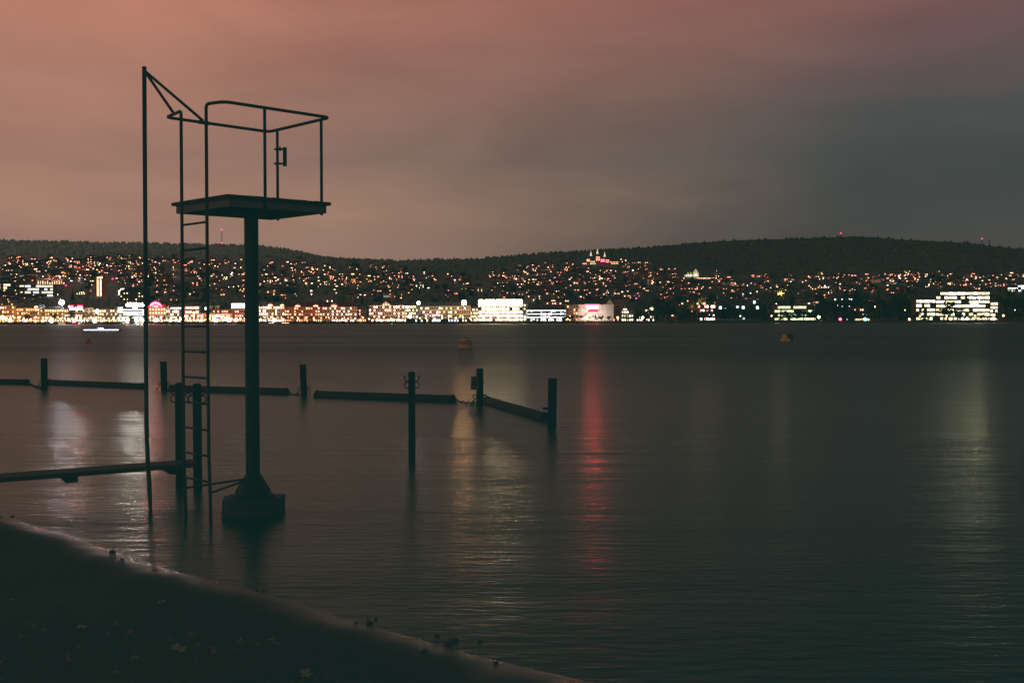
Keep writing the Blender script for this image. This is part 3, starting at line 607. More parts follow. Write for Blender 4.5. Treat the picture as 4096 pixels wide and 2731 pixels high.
def building(name, label, x0, x1, ytop, roof=('flat','slate',0), wall='cream', floors=4, colsn=8, lit=.5, colors=('warm',), win=(1.3,1.7), dD=45, dep=14, base=None, group=None, cat='building', gables=(), extra=None, cornice=True, ground_lit=True, bands=False, balcon=False):
    xm = (x0+x1)/2
    if base is None: Y = D0(xm)+dD; z0 = 2.0
    else:
        h0 = hill_at(xm, base); Y = h0.y; z0 = h0.z
    pa, pb_ = pt(x0,1286,Y), pt(x1,1286,Y); wd = pb_.x-pa.x; ht = pt(xm, ytop, Y).z - z0
    t = thing(name, label, cat, ((pa.x+pb_.x)/2, Y, z0), 0, group)
    hw = wd/2; mb = MB(); mb.box(-hw,hw,0,dep,-3,ht)
    mb.build('wall', wallm(wall), t)
    kind, rm, rh = roof
    mb = MB(); ov = .5
    if kind == 'flat': mb.box(-hw-.2,hw+.2,-.2,dep+.2,ht+.003,ht+.45)
    elif kind == 'mansard': mb.frus((-hw-ov,hw+ov,-ov,dep+ov,ht+.003),(-hw+rh*.45,hw-rh*.45,rh*.45,dep-rh*.45,ht+rh))
    elif kind == 'hip': mb.frus((-hw-ov,hw+ov,-ov,dep+ov,ht+.003),(-hw+min(hw*.9,dep*.5),hw-min(hw*.9,dep*.5),dep*.48,dep*.52,ht+rh))
    elif kind == 'gx': mb.gable(-hw-ov,hw+ov,-ov,dep+ov,ht+.003,ht+rh,'x')
    elif kind == 'gy': mb.gable(-hw-ov,hw+ov,-ov,dep+ov,ht+.003,ht+rh,'y')
    rf = mb.build('roof', roofm(rm), t)
    if kind in ('mansard','hip','gx') and wd > 18:
        for k in range(max(1,int(wd/14))):
            mb = MB(); xx_ = R.uniform(-hw*.8,hw*.8); mb.box(xx_-.5,xx_+.5,dep*.55,dep*.55+1.1,ht+rh*.5,ht+rh+1.1); mb.build('chimney', wallm('stone'), rf)
    if cornice and wd > 10:
        mb = MB(); mb.box(-hw-.35,hw+.35,-.38,-.003,ht-.45,ht-.05)
        mb.build('cornice', wallm(wall), t)
    fh = ht/floors
    n_ = 0
    for f in range(floors):
        if bands:
            segs = colsn; sw = (wd-1.0)/segs
            for c in range(segs):
                on = R.random() < lit; me = winmesh(sw-.35, fh*.52, R.choice(colors) if on else 'off')
                link('window', me, t, (-hw+.5+(c+.5)*sw, -.003, f*fh+fh*.28))
        else:
            for c in range(colsn):
                if n_ >= 98: break
                xx_ = -hw+wd*(c+.5)/colsn; on = R.random() < (lit if f else min(1,lit+.35)); ww = min(win[0], wd/colsn*.6)
                h_ = min(win[1], fh*.62); me = winmesh(ww, h_ if f else min(fh*.72, h_*1.25), R.choice(colors) if on else 'off')
                link('window', me, t, (xx_, -.003, f*fh+fh*.24 if f else fh*.1)); n_ += 1
        if balcon and f:
            mb = MB(); mb.box(-hw+.4,hw-.4,-1.2,-.08,f*fh-.1,f*fh+.08); mb.box(-hw+.4,hw-.4,-1.2,-1.12,f*fh+.08,f*fh+.9); mb.build('balcony', wallm('cream'), t)
    for (gx, gw, gh, gk, gm) in gables:   # gable / pediment on the roof front; gx in px from x0
        cx_ = -hw+gx/F*Y; mb = MB(); 
        if gk == 'tri': mb.gable(cx_-gw/2,cx_+gw/2,-.6,3.0,ht-.2,ht+gh,'y')
        else:
            vs = [(cx_+gw/2*math.cos(a), yy, ht-.2+gh*math.sin(a)) for yy in (-.6,2.5) for a in [math.pi*k/10 for k in range(11)]]
            mb.add(vs, [tuple(range(11))[::-1], tuple(range(11,22))]+[(k,k+1,k+12,k+11) for k in range(10)])
        gb = mb.build('gable', wallm(gm), t)
        link('window', winmesh(1.4,1.2,'warm'), gb, (cx_,-.65,ht+.3))
        for s in (-1,1): link('window', winmesh(1.0,1.1,'warm'), gb, (cx_+s*gw*.22,-.65,ht+.2))
    if extra: extra(t, hw, ht, Y)
    return t
def dormers(k, key='warm', h=.9):
    def fn(t, hw, ht, Y):
        for i in range(k):
            x = -hw+2*hw*(i+.5)/k; mb = MB(); mb.box(x-.7,x+.7,.5,2.6,ht+.4,ht+1.7); d_ = mb.build('dormer', roofm('slate'), t)
            link('window', winmesh(.9,.9,key if R.random()<.55 else 'off'), d_, (x,.49,ht+.55))
    return fn
def MBbox(t, name, *b_):
    mb = MB(); mb.box(*b_); return mb.build(name, wallm('dark'), t)
def many(*fns):
    def fn(*a):
        for f in fns: f(*a)
    return fn
def signbox(px0, px1, py0, py1, key, name='neon_sign', off=-1.5):
    def fn(t, hw, ht, Y):
        a, b_ = pt(px0,py1,Y+off), pt(px1,py0,Y+off); o = t.location
        mb = MB(); mb.box(a.x-o.x,b_.x-o.x,off,off+.3,a.z-o.z,b_.z-o.z,1)
        mb.add([(a.x-o.x+.05,off-.01,a.z-o.z+.05),(b_.x-o.x-.05,off-.01,a.z-o.z+.05),(b_.x-o.x-.05,off-.01,b_.z-o.z-.05),(a.x-o.x+.05,off-.01,b_.z-o.z-.05)],[(0,1,2,3)],0); sg = mb.build(name, [key, METAL], t)
        mb = MB()
        for xx_ in (a.x-o.x+.3, b_.x-o.x-.3): mb.box(xx_-.08,xx_+.08,off+.3,off+.5,ht-.5,b_.z-o.z)
        mb.build('sign_post', METAL, sg)
    return fn
RED = glow('neon_red',(1,.004,.012),200); WHITE = glow('sign_white',(.95,1,.86),300); PINK = glow('neon_pink',(1,.006,.03),160); BLUE = glow('neon_blue',(.45,.4,1),8); HOT = glow('stage_window_white',(1,.92,.72),7)
STRIPW = glow('floor_strip_cold',(.7,.9,1),7); STRIPB = glow('store_strip_white',(.95,1,.95),11)
def turrets(t, hw, ht, Y):
    for x in (-.2,.25):
        mb = MB(); mb.ring([(.9,ht),(.9,ht+2),(.6,ht+2.5),(.1,ht+4)],10,(hw*x,3,0)); mb.build('turret', wallm('pink'), t)
# --- front row
building('apartment_building','orange lit apartment row at the far left frame edge',-60,57,1221,('flat','slate',0),'ochre',4,12,.75,('amber','warm'),extra=dormers(6))
building('apartment_building','dark mansard apartment building with small round pediment, left quay',58,158,1231,('mansard','slate',3.2),'ochre',4,11,.7,('amber','warm'),gables=((88,5,2.4,'round','cream'),),extra=dormers(5))
building('apartment_building','yellow lit apartment building behind glowing trees, left quay',160,255,1236,('hip','brown',2.6),'ochre',4,10,.7,('yellow','warm'))
building('shop_building','low building with red and blue neon signs along its roof edge',256,340,1233,('flat','slate',0),'stone',3,9,.8,('white','warm'),extra=many(signbox(277,294,1223,1229,RED),signbox(308,330,1223,1230,RED),signbox(273,277,1222,1230,BLUE),signbox(280,330,1232,1238,WHITE,'light_strip'),turrets))
building('stair_tower_building','plain white stair tower with one column of dark windows',342,371,1231,('flat','slate',0),'white',4,2,.1,('white',))
building('stone_office_building','stone office building with four rows of yellow windows, left quay',372,468,1237,('mansard','slate',3.4),'stone',4,11,.62,('yellow','warm'),extra=dormers(6,'amber'))
building('department_store','modern store with bright white floor bands and glaring roof sign',470,592,1226,('flat','slate',0),'dark',5,6,.6,('white','warm','cold'),bands=True,extra=many(signbox(505,584,1215,1225,WHITE,'roof_sign'),*[signbox(474+i*2,590,y,y+2.6,STRIPB,'light_strip',-.5) for i,y in enumerate((1238,1248,1258))]))
def archsign(t, hw, ht, Y):
    o = t.location
    for px,py in ((607,1218),(613,1215),(622,1213),(631,1215),(638,1218)):
        c = pt(px,py,Y-1.2); mb = MB(); mb.ring([(.1,-.8),(.8,-.5),(.9,0),(.8,.5),(.1,.8)],10,(c.x-o.x,-1.2,c.z-o.z)); mb.build('neon_letter', PINK, t)
    mb = MB(); pts = [pt(px,py,Y-.6)-o for px,py in ((600,1226),(606,1214),(622,1208),(638,1214),(646,1226))]; mb.tube(fillet(pts,3,4),.5,8); mb.build('arch_frame', MATS['neon_red'], t)
building('arcade_building','cream building crowned by a curved red neon arch sign',596,664,1229,('mansard','brown',3.0),'cream',4,6,.8,('warm','yellow'),gables=((26,10,4,'round','pink'),),extra=archsign)
def stepgable(t, hw, ht, Y):
    for k,(w_,z_) in enumerate(((hw*1.6,1.2),(hw*1.0,2.6),(hw*.5,4))):
        mb = MB(); mb.box(-w_/2,w_/2,-.05-.01*k,.8,ht,ht+z_); mb.build('stepped_gable', wallm('white'), t)
building('guild_house','narrow pale house with a stepped gable, left of the ladder',665,680,1238,('gx','slate',2),'white',4,2,.4,('warm',),extra=stepgable)
building('office_building','grey office with glaring lit top floor strip, left of the ladder',681,738,1229,('flat','slate',0),'grey',5,8,.6,('warm','white'),extra=signbox(682,728,1230,1236,GL['white'],'light_strip',-.4))
building('office_building','modern office with horizontal strip windows behind the ladder',739,798,1224,('flat','slate',0),'grey',4,4,.75,('warm','rose'),bands=True)
building('lakeside_pavilion','long low red orange lit pavilion in front of the opera house',738,922,1254,('flat','red',0),'pink',2,22,.85,('amber','warm','white'),dD=32,dep=8)
def opera(t, hw, ht, Y):
    o = t.location
    a, b_ = pt(923,1234,Y), pt(981,1212,Y); mb = MB(); mb.box(a.x-o.x,b_.x-o.x,2,16,ht,b_.z-o.z); st = mb.build('stage_tower', wallm('cream'), t)
    for k in range(5):
        x = a.x-o.x+(k+.5)*(b_.x-a.x)/5; mb = MB(); mb.box(x-1.1,x+1.1,1.9,1.99,ht+.3,b_.z-o.z-.5); mb.build('tall_window', HOT, st)
    mb = MB(); z1 = b_.z-o.z; mb.frus((a.x-o.x-.4,b_.x-o.x+.4,1.6,16.4,z1),(a.x-o.x+2.5,b_.x-o.x-2.5,5,13,z1+5.5)); mb.build('mansard_roof', roofm('slate'), st)
    for px in (868, 842):
        c = pt(px,1222,Y)-o; mb = MB(); mb.box(c.x-2,c.x+2,0,4,ht-1,c.z); mb.build('corner_pavilion', wallm('cream'), t)
        mb = MB(); mb.frus((c.x-2.3,c.x+2.3,-.3,4.3,c.z+.01),(c.x-.8,c.x+.8,1.4,2.6,c.z+2.2)); mb.build('pavilion_roof', roofm('copper'), t)
building('opera_house','pink lit opera house with bright stage tower beside the platform column',843,1000,1236,('hip','slate',4.5),'pink',3,18,.45,('amber','rose'),extra=opera,dep=20)
def palace(t, hw, ht, Y):
    o = t.location
    c = pt(1084,1200,Y)-o; mb = MB(); mb.ring([(3.2,ht),(3.0,ht+2.5),(2,ht+4.2),(.5,ht+5),(.12,ht+9)],12,(c.x,5,0)); mb.build('dome', roofm('copper'), t)
building('palace_building','cream palace with green mansard, round pediments and central spire',1036,1137,1224,('mansard','copper',4.2),'cream',5,14,.62,('warm','white'),gables=((46,7,3.4,'round','cream'),(93,5,3,'round','cream')),extra=many(palace,dormers(7)))
building('apartment_building','pinkish brick half of the long red roofed lakeside block',1138,1289,1227,('gx','red',5.2),'pink',5,16,.42,('warm','amber'),gables=((54,8,3.6,'tri','pink'),(126,8,3.6,'tri','pink')),win=(1.2,1.6))
building('apartment_building','cream right half of the long red roofed lakeside block',1290,1427,1227,('gx','red',5.2),'cream',5,15,.36,('warm','white'),gables=((47,8.5,3.8,'round','cream'),),win=(1.2,1.6))
building('townhouse','small dark red townhouse in a gap before the white hotel',1428,1465,1236,('mansard','slate',3.5),'dark',4,5,.4,('rose','amber'))
def hotelsign(t, hw, ht, Y):
    o = t.location; c = pt(1547,1200,Y+6)-o
    mb = MB(); mb.frus((c.x-7,c.x+7,3,11,ht),(c.x-3,c.x+3,5,9,ht+6.5)); mb.build('tower_roof', roofm('slate'), t)
    mb = MB(); x0_ = c.x-3.2; z_ = pt(1547,1189,Y+6).z-o.z
    for k in range(5): mb.box(x0_+k*1.3,x0_+k*1.3+.25,5.7,5.9,z_,z_+1.9); mb.box(x0_+k*1.3+.55,x0_+k*1.3+.8,5.7,5.9,z_,z_+1.9); mb.box(x0_+k*1.3,x0_+k*1.3+.8,5.72,5.88,z_+(.0 if k%2 else 1.6),z_+(.25 if k%2 else 1.9))
    mb.build('sign_letters', glow('dim_sign_letters',(1,.9,.8),.55), t)
    for s in (-1,1):
        mb = MB(); mb.box(c.x+s*2.8-.1,c.x+s*2.8+.1,5.7,5.9,ht,z_); mb.build('sign_post', METAL, t)
building('grand_hotel','white floodlit hotel with triangular pediment and roof sign',1476,1618,1221,('mansard','slate',3.5),'white',5,16,.45,('white','warm'),gables=((69,12,4.4,'tri','white'),),balcon=True,extra=hotelsign)
building('apartment_building','unlit stone wing joining the white hotel on its right side',1602,1620,1224,('flat','slate',0),'stone',5,3,.3,('warm',),dD=43)
building('office_building','modern block with a grid of square yellow windows',1621,1671,1221,('flat','slate',0),'green',5,7,.75,('yellow','yellow','white'),win=(1.9,1.9))
building('grand_hotel','long cream hotel with dark mansard and rows of balcony windows',1672,1882,1224,('mansard','slate',4.6),'cream',4,23,.42,('warm','white','yellow'),balcon=True,extra=dormers(16,'rose'))
building('apartment_building','darker roofed house between balcony hotel and glaring offices',1883,1911,1232,('gx','slate',4.5),'cream',4,5,.5,('warm','yellow'))
building('glass_office','glaring white glass office, overexposed, brightest on the quay',1912,2093,1200,('flat','slate',0),'white',6,13,.9,('white','white','warm'),bands=True,extra=many(*[signbox(1916,2088,y,y+h_,glow('facade_light_warm',(1,.80,.42),75),'light_strip',-.6) for y,h_ in ((1199,6),(1211,3),(1222,2),(1247,3),(1262,2))]))
building('office_building','slim white annex right of the glaring glass office',2094,2112,1213,('flat','slate',0),'white',5,2,.6,('yellow','white'))
building('lakeside_office','dark building with three thin blue white light bands',2106,2264,1238,('mansard','slate',4.5),'dark',4,20,.35,('cold','white'),dD=34,extra=many(*[signbox(2107,2263,y,y+2.4,STRIPW,'light_strip',-.5) for y in (1241,1254.5,1268)]))
building('apartment_building','narrow orange cream apartment house beside the billboard building',2250,2311,1219,('mansard','slate',3.2),'ochre',5,7,.3,('amber','warm'),dD=48)
def billboard(t, hw, ht, Y):
    o = t.location; a, b_ = pt(2345,1250,Y-.6), pt(2393,1222,Y-.6)
    mb = MB(); mb.box(a.x-o.x,b_.x-o.x,-.7,-.4,a.z-o.z,b_.z-o.z); bb = mb.build('billboard', glow('billboard_white',(1,.66,.56),2.5), t)
    mb = MB(); a2,b2 = pt(2347,1249,Y), pt(2393,1235,Y)
    mb.add([(a2.x-o.x,-.73,a2.z-o.z),(b2.x-o.x,-.73,a2.z-o.z),(b2.x-o.x,-.73,b2.z-o.z),(a2.x-o.x+2.5,-.73,b2.z-o.z-.2)],[(0,1,2,3)]); mb.build('red_panel', glow('billboard_red',(1,.0004,.0012),150), bb)
    mb = MB(); a3,b3 = pt(2340,1221,Y), pt(2396,1218,Y); mb.box(a3.x-o.x,b3.x-o.x,-1.1,-.8,a3.z-o.z,b3.z-o.z); mb.build('light_bar', glow('light_bar_red',(1,.02,.06),30), t)
    c = pt(2423,1220,Y)-o
    mb = MB(); mb.gable(c.x,hw+.3,-.5,14.4,ht+.01,ht+5.5,'y'); mb.build('wrapped_gable', wallm('stone'), t)
building('wrapped_building','building wrapped in white sheeting with a glowing red and white billboard',2313,2455,1217,('gx','brown',4.6),'white',1,1,0,('warm',),extra=billboard)
def scaffold(t, hw, ht, Y):
    mb = MB()
    for k in range(15): x = -hw+2*hw*k/14; mb.box(x-.08,x+.08,-1.3,-1.14,-2,ht+1.5)
    for k in range(8): z_ = ht*k/7; mb.box(-hw,hw,-1.32,-.4,z_,z_+.12)
    mb.build('scaffold', mat('scaffold_steel',(.5,.4,.36)), t)
building('scaffolded_building','tall pink lit building hidden behind scaffolding',2444,2508,1200,('gx','slate',4),'pink',5,8,.08,('rose',),dD=70,extra=scaffold)
building('villa','grey lakeside villa with two steep gables and yellow windows',2486,2534,1240,('gy','slate',6.5),'grey',3,5,.6,('yellow','white'),dD=40,gables=((14,7,4,'tri','grey'),))
building('apartment_building','dark slate roofed house right of the twin gabled villa',2546,2617,1236,('mansard','slate',4.5),'dark',4,8,.3,('warm','white'),dD=55,gables=((60,6,4,'tri','cream'),))
building('glass_pavilion','dark glass pavilion with two glowing floors among black trees',2790,2862,1218,('flat','slate',0),'dark',4,8,.45,('white','rose'),bands=True,dD=60,gables=((26,5,3.5,'tri','cream'),))
building('institute_building','long low dark building with faint pale windows behind park trees',2874,3037,1199,('flat','slate',0),'dark',4,14,.18,('cold',),bands=True,dD=110,dep=10)
building('school_building','yellow green lit office with three stacked window bands among trees',3097,3264,1222,('flat','slate',0),'dark',4,13,.9,('yellow','yellow','green'),bands=True,dD=60)
building('villa','villa with a row of five white lit upper windows in the park',3336,3420,1181,('flat','slate',0),'dark',4,9,.35,('white','cold'),dD=100)
building('villa','low building with small amber windows near the green light',3408,3470,1228,('flat','slate',0),'dark',3,8,.4,('amber','yellow'),dD=60)
building('office_block','left lower wing of the big stepped office block',3663,3742,1197,('flat','slate',0),'dark',5,7,.92,('yellow','white'),bands=True,dD=62)
building('office_block','tall central tier of the big stepped office block',3743,3959,1166,('flat','slate',0),'dark',7,13,.9,('yellow','white','yellow'),bands=True,dD=70,extra=many(lambda t,hw,ht,Y: MBbox(t,'roof_plant',-hw*.75,hw*.4,3,11,ht+.5,ht+4),*[signbox(x,x+34,y,y+2.5,glow('streak_strip_glow',(1,.95,.50),200),'light_strip',-.2) for x,y in ((3870,1189),(3895,1204),(3880,1219),(3790,1174))]))  # light strips added on this tier to throw a streak onto the water
building('office_block','right end tier of the big stepped office block',3960,3992,1208,('flat','slate',0),'dark',5,3,.9,('yellow','white'),bands=True,dD=66)
# --- second row and hillside landmarks
building('office_building','long modern office with green white window bands on lower left slope',100,214,1139,('flat','slate',0),'grey',4,10,.75,('yellow','cold','warm'),base=1188,bands=True)
building('office_building','blank ended wing right of the green white banded office',215,237,1141,('flat','slate',0),'stone',4,2,.2,('warm',),base=1182)
building('office_building','pale office with yellow bands cut by the left frame edge',-40,44,1134,('flat','slate',0),'grey',4,6,.6,('yellow','warm'),base=1182,bands=True)
building('residential_block','low block with a row of orange windows above the banded office',150,262,1123,('flat','brown',0),'brown' if 'brown' in WALLS else 'stone',2,12,.8,('amber','warm'),base=1136)
def cap(t, hw, ht, Y):
    mb = MB(); mb.box(-hw*.6,hw*.6,2,10,ht+.5,ht+4.5); c_ = mb.build('lantern_floor', wallm('dark'), t)
    for k in range(6): link('window', winmesh(1.6,2.0,'yellow'), c_, (-hw*.6+hw*1.2*(k+.5)/6,1.99,ht+1.4))
building('high_rise','tall beige tower block with two lit window columns and lantern top',380,417,1116,('flat','slate',0),'ochre',14,4,0,('warm',),base=1186,win=(1.4,1.5),extra=many(cap,lambda t,hw,ht,Y:[link('window', winmesh(2.2,1.7,'warm'), t, (x*hw,-.06,ht*(k+.5)/13)) for k in range(13) for x in (-.34,.30)]))
building('office_building','block with white lit stair corner behind the banded store',473,520,1153,('flat','slate',0),'grey',4,5,.5,('cold','white'),base=1180,bands=True)
building('school_building','dark hipped school with a few yellow windows above the store',480,588,1166,('hip','slate',6),'dark',4,9,.4,('yellow','warm'),base=1215)
building('civic_building','stone building with domed roof turret above the red roofed block',1269,1333,1178,('flat','slate',0),'stone',3,7,.0,('warm',),base=1208,extra=lambda t,hw,ht,Y:[(lambda mb:(mb.ring([(2.8,ht),(2.8,ht+2),(2.2,ht+4),(.4,ht+5.5)],12,(0,5,0)),mb.build('dome', roofm('copper'), t)))(MB())])
building('mansion','ornate pink lit mansion roof behind the blue banded building',2175,2247,1205,('gx','brown',4),'pink',2,7,.35,('warm','rose'),base=1235,gables=((38,9,6,'tri','pink'),))
building('rooftop_block','pale rooftop block with yellow strip left of the pink mansion',2096,2140,1192,('flat','slate',0),'cream',3,4,.5,('yellow',),base=1232)
building('terrace_building','small lit balustraded building above the glaring offices',2102,2162,1180,('flat','slate',0),'cream',2,7,.3,('warm',),base=1200)
building('rooftop_row','dark roofs of a back street left of the wrapped building',2250,2312,1198,('mansard','slate',5),'dark',3,7,.15,('warm',),base=1230)
building('chalet','floodlit steep gabled chalet house high on the left slope',297,322,1044,('gy','red',7),'ochre',2,4,.9,('amber','rose'),base=1055)
# church towers
def church(sx, ybase, ytop, wpx, label, wall, spire=0, nave=None):
    h0 = hill_at(sx, ybase); Y = h0.y; k = Y/F; w2 = wpx*k/2; ht = pt(sx,ytop,Y).z-h0.z
    t = thing('church', label, 'church', h0); mb = MB(); mb.box(-w2,w2,-w2,w2,-6,ht); tw = mb.build('bell_tower', wallm(wall), t)
    for z_ in (.62,.8):
        for x in (-.45,0,.45):
            mb = MB(); mb.box(x*w2-w2*.12,x*w2+w2*.12,-w2-.06,-w2,ht*z_,ht*z_+ht*.12); mb.build('louvre', DARKWIN, tw)
    mb = MB()
    if spire: mb.ring([(w2*1.1,ht),(w2*.7,ht+spire*.25),(w2*.3,ht+spire*.45),(.05,ht+spire)],8)
    else: mb.box(-w2-.5,w2+.5,-w2-.5,w2+.5,ht+.01,ht+1)
    mb.build('tower_roof', roofm('copper'), t)
    if nave:
        nx, nw, nh, key = nave; mb = MB(); mb.box(nx-nw/2,nx+nw/2,-w2-10,-w2-.02,-6,nh); mb.build('nave', wallm(wall), t)
        mb = MB(); mb.gable(nx-nw/2-1,nx+nw/2+1,-w2-10.5,-w2-.02,nh,nh+nw*.3,'y'); mb.build('nave_roof', roofm('slate'), t)
        if key:
            for x in (-.33,0,.33):
                mb = MB(); mb.box(nx+x*nw-.4,nx+x*nw+.4,-w2-10.1,-w2-10,1,nh*.5); mb.build('window', GL[key], t)
    return t
church(674,1125,1058,17,'unlit square church tower on the slope left of the ladder','stone',0,(0,18,9,None))
church(1920,1168,1122,22,'church with yellow lit portal and flat square tower, mid slope','stone',0,(-3,20,11,'yellow'))
church(3497,1130,1104,13,'pale onion spired church tower on the right hillside','white',16,(0,16,6,None))
# castle-like hotel on the hill
def castle():
    h0 = hill_at(2405,1062); Y = h0.y; k = Y/F; z0 = pt(2405,1062,Y).z
    t = thing('hilltop_hotel','turreted hilltop hotel with three lit spires, glowing red and yellow','hotel',(h0.x,Y,z0))
    X = lambda sx: pt(sx,1286,Y).x-h0.x
    Z = lambda sy: pt(2405,sy,Y).z-z0
    def blk(x0,x1,y1,y0=1066,wall='stone',d=12,yo=0):
        mb = MB(); mb.box(X(x0),X(x1),yo,yo+d,Z(y0)-3,Z(y1)); return mb.build('wing', wallm(wall), t)
    wn = []
    a = blk(2346,2360,1036,wall='cream',yo=-1); b_ = blk(2360,2383,1042); c = blk(2383,2402,1026,wall='pink',yo=-1); d_ = blk(2402,2420,1036,wall='pink'); e = blk(2420,2438,1038,wall='pink',yo=1); f = blk(2330,2346,1048,wall='cream'); g_ = blk(2438,2475,1046,wall='grey')
    mb = MB(); mb.gable(X(2345),X(2361),-1.5,11,Z(1036),Z(1026),'y'); mb.build('gable_roof', roofm('red'), t)
    mb = MB(); mb.gable(X(2383),X(2402),-1.5,11,Z(1026),Z(1018),'x'); mb.gable(X(2402),X(2438),-.5,12,Z(1038),Z(1031),'x'); mb.build('roof', roofm('slate'), t)
    SP = glow('emissive_spire',(1,.85,.5),.9)  # spires emit their own floodlighting, no lamp shines on them
    for sx,yt,yb,w_ in ((2364,1003,1026,3.4),(2390,994,1018,3.2),(2419,1006,1030,3.0)):
        mb = MB(); mb.ring([(w_,Z(1050)),(w_,Z(yb)),(w_*1.35,Z(yb)+.3),(w_*1.35,Z(yb)+1.8)],8,(X(sx),3,0)); tt = mb.build('turret', wallm('pink'), t)
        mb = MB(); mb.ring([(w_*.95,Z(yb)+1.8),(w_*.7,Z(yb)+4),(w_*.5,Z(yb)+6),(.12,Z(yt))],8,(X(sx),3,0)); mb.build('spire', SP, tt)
    for px0,px1,py,step,key,par in ((2347,2360,1040,4,'rose',a),(2347,2360,1045,4,'yellow',a),(2361,2382,1048,5,'yellow',b_),(2361,2382,1056,4.5,'yellow',b_),(2384,2402,1030,4,'rose',c),(2384,2402,1036,4,'rose',c),(2384,2402,1042,4,'rose',c),(2403,2420,1040,4,'rose',d_),(2403,2420,1047,3,'red',d_),(2421,2438,1042,4,'rose',e),(2421,2438,1049,4,'rose',e),(2331,2346,1056,4,'rose',f),(2440,2474,1050,6,'amber',g_),(2445,2474,1056,6,'yellow',g_)):
        x = px0+1.5
        while x < px1-1:
            m_ = GL.get(key) or glow('neon_red',(1,.004,.012),200); kk = 'rose' if key == 'red' else key
            o = link('window', winmesh(1.5,1.9,kk) if key != 'red' else redwin, par, (X(x),-1.06 if par in (a,c) else (.94 if par is e else -.06),Z(py))); x += step
mb = MB(); mb.box(-.9,.9,-.07,0,0,2.6); redwin = mb.mesh('window', glow('terrace_red',(1,.03,.12),14))
castle()
# manor whose plaster emits the floodlighting itself
def manor():
    h0 = hill_at(2790,1112); Y = h0.y; z0 = pt(2790,1112,Y).z; X = lambda sx: pt(sx,1286,Y).x-h0.x; Z = lambda sy: pt(2790,sy,Y).z-z0
    t = thing('manor_house','floodlit manor with tall gable and long glowing terrace on right slope','manor',(h0.x,Y,z0))
    mb = MB(); mb.box(X(2741),X(2794),0,12,-3,Z(1098)); mb.build('wall', glow('emissive_plaster',(1,.85,.42),.45), t)
    mb = MB(); mb.gable(X(2740),X(2795),-.4,12.4,Z(1098),Z(1089),'x'); mb.build('roof', roofm('slate'), t)
    mb = MB(); mb.box(X(2772),X(2794),-1.5,-.02,-3,Z(1094)); mb.gable(X(2771),X(2795),-1.8,8,Z(1094),Z(1076),'y'); g_ = mb.build('gable', MATS['emissive_plaster'], t)
    for sx in (2752,2763): 
        mb = MB(); mb.gable(X(sx-4),X(sx+4),-.6,4,Z(1097),Z(1088),'y'); mb.build('dormer', MATS['emissive_plaster'], t)
    mb = MB(); mb.box(X(2736),X(2856),-8,-1.6,-4,Z(1110)); tr = mb.build('terrace', wallm('cream'), t)
    for k in range(17): link('window', winmesh(2.6,1.2,'warm' if k%3 else 'amber'), tr, (X(2741+k*6.9),-8.02,Z(1110)-2.6))
    for sx,sy in ((2746,1103),(2753,1103),(2760,1103),(2767,1103),(2777,1103),(2783,1103),(2789,1103),(2779,1096),(2785,1096)): link('window', winmesh(1.3,1.8,'white'), t, (X(sx),-1.6 if sx > 2771 else -.1,Z(sy)))
manor()
building('glazed_office','greenish lit stepped office at the right frame edge behind trees',4030,4150,1140,('flat','slate',0),'dark',3,9,.8,('green','white','cold'),base=1168,bands=True)
building('greenhouse_dome','low building with glowing yellow rounded roof, lower left slope',305,352,1171,('flat','slate',0),'green',1,5,.9,('yellow',),base=1178,gables=((24,13,3,'round','green'),))
building('hospital_building','long bright white and warm lit complex on lower right slope',3232,3345,1140,('flat','slate',0),'grey',2,16,.55,('warm','white','rose'),base=1152)
# ------------------------------------------------------------------ masts and cranes
def mast(sx, ybase, ytop, label, lights, pylon=False, w0=2.2):
    Y = D0(sx)+2300; z0 = pt(sx,ybase,Y).z-8; ht = pt(sx,ytop,Y).z-z0
    t = thing('radio_mast' if not pylon else 'power_pylon', label, 'mast' if not pylon else 'pylon', (pt(sx,1286,Y).x,Y,z0))
    mb = MB()
    for a in range(4):
        c = (math.cos(a*math.pi/2+.78), math.sin(a*math.pi/2+.78)); mb.tube([(c[0]*w0,c[1]*w0,0),(c[0]*w0*.35,c[1]*w0*.35,ht)],.28,4)
    for k in range(10):
        z_ = ht*k/10; q = w0*(1-.65*k/10); s = 1 if k%2 else -1; mb.tube([(-q*.7*s,-q*.7,z_),(q*.65*s,-q*.65,z_+ht/10)],.2,4)
    if pylon:
        for z_ in (.6,.76,.9): mb.box(-7,7,-.2,.2,ht*z_,ht*z_+.6)
    mb.build('lattice', mat('mast_steel',(.06,.05,.05)), t)
    for ly_ in lights:
        z_ = pt(sx,ly_,Y).z-z0; mb = MB(); mb.ring([(.2,-1.6),(1.6,-1),(1.9,0),(1.6,1),(.2,1.6)],10,(0,-1.5,z_)); mb.build('warning_light', glow('aviation_red',(1,.02,.10),9), t, True)
mast(890,982,917,'slim radio mast with red lamp at its foot on the left ridge',[972,919],w0=1.6)
mast(3361,950,933,'short mast with a red lamp on the crest of the right ridge',[933])
mast(3924,984,955,'lattice mast topped with a red lamp far right on the ridge',[955])
mast(3867,978,962,'faint power pylon left of the red topped mast',[],True); mast(3955,990,960,'faint power pylon right of the red topped mast',[],True)
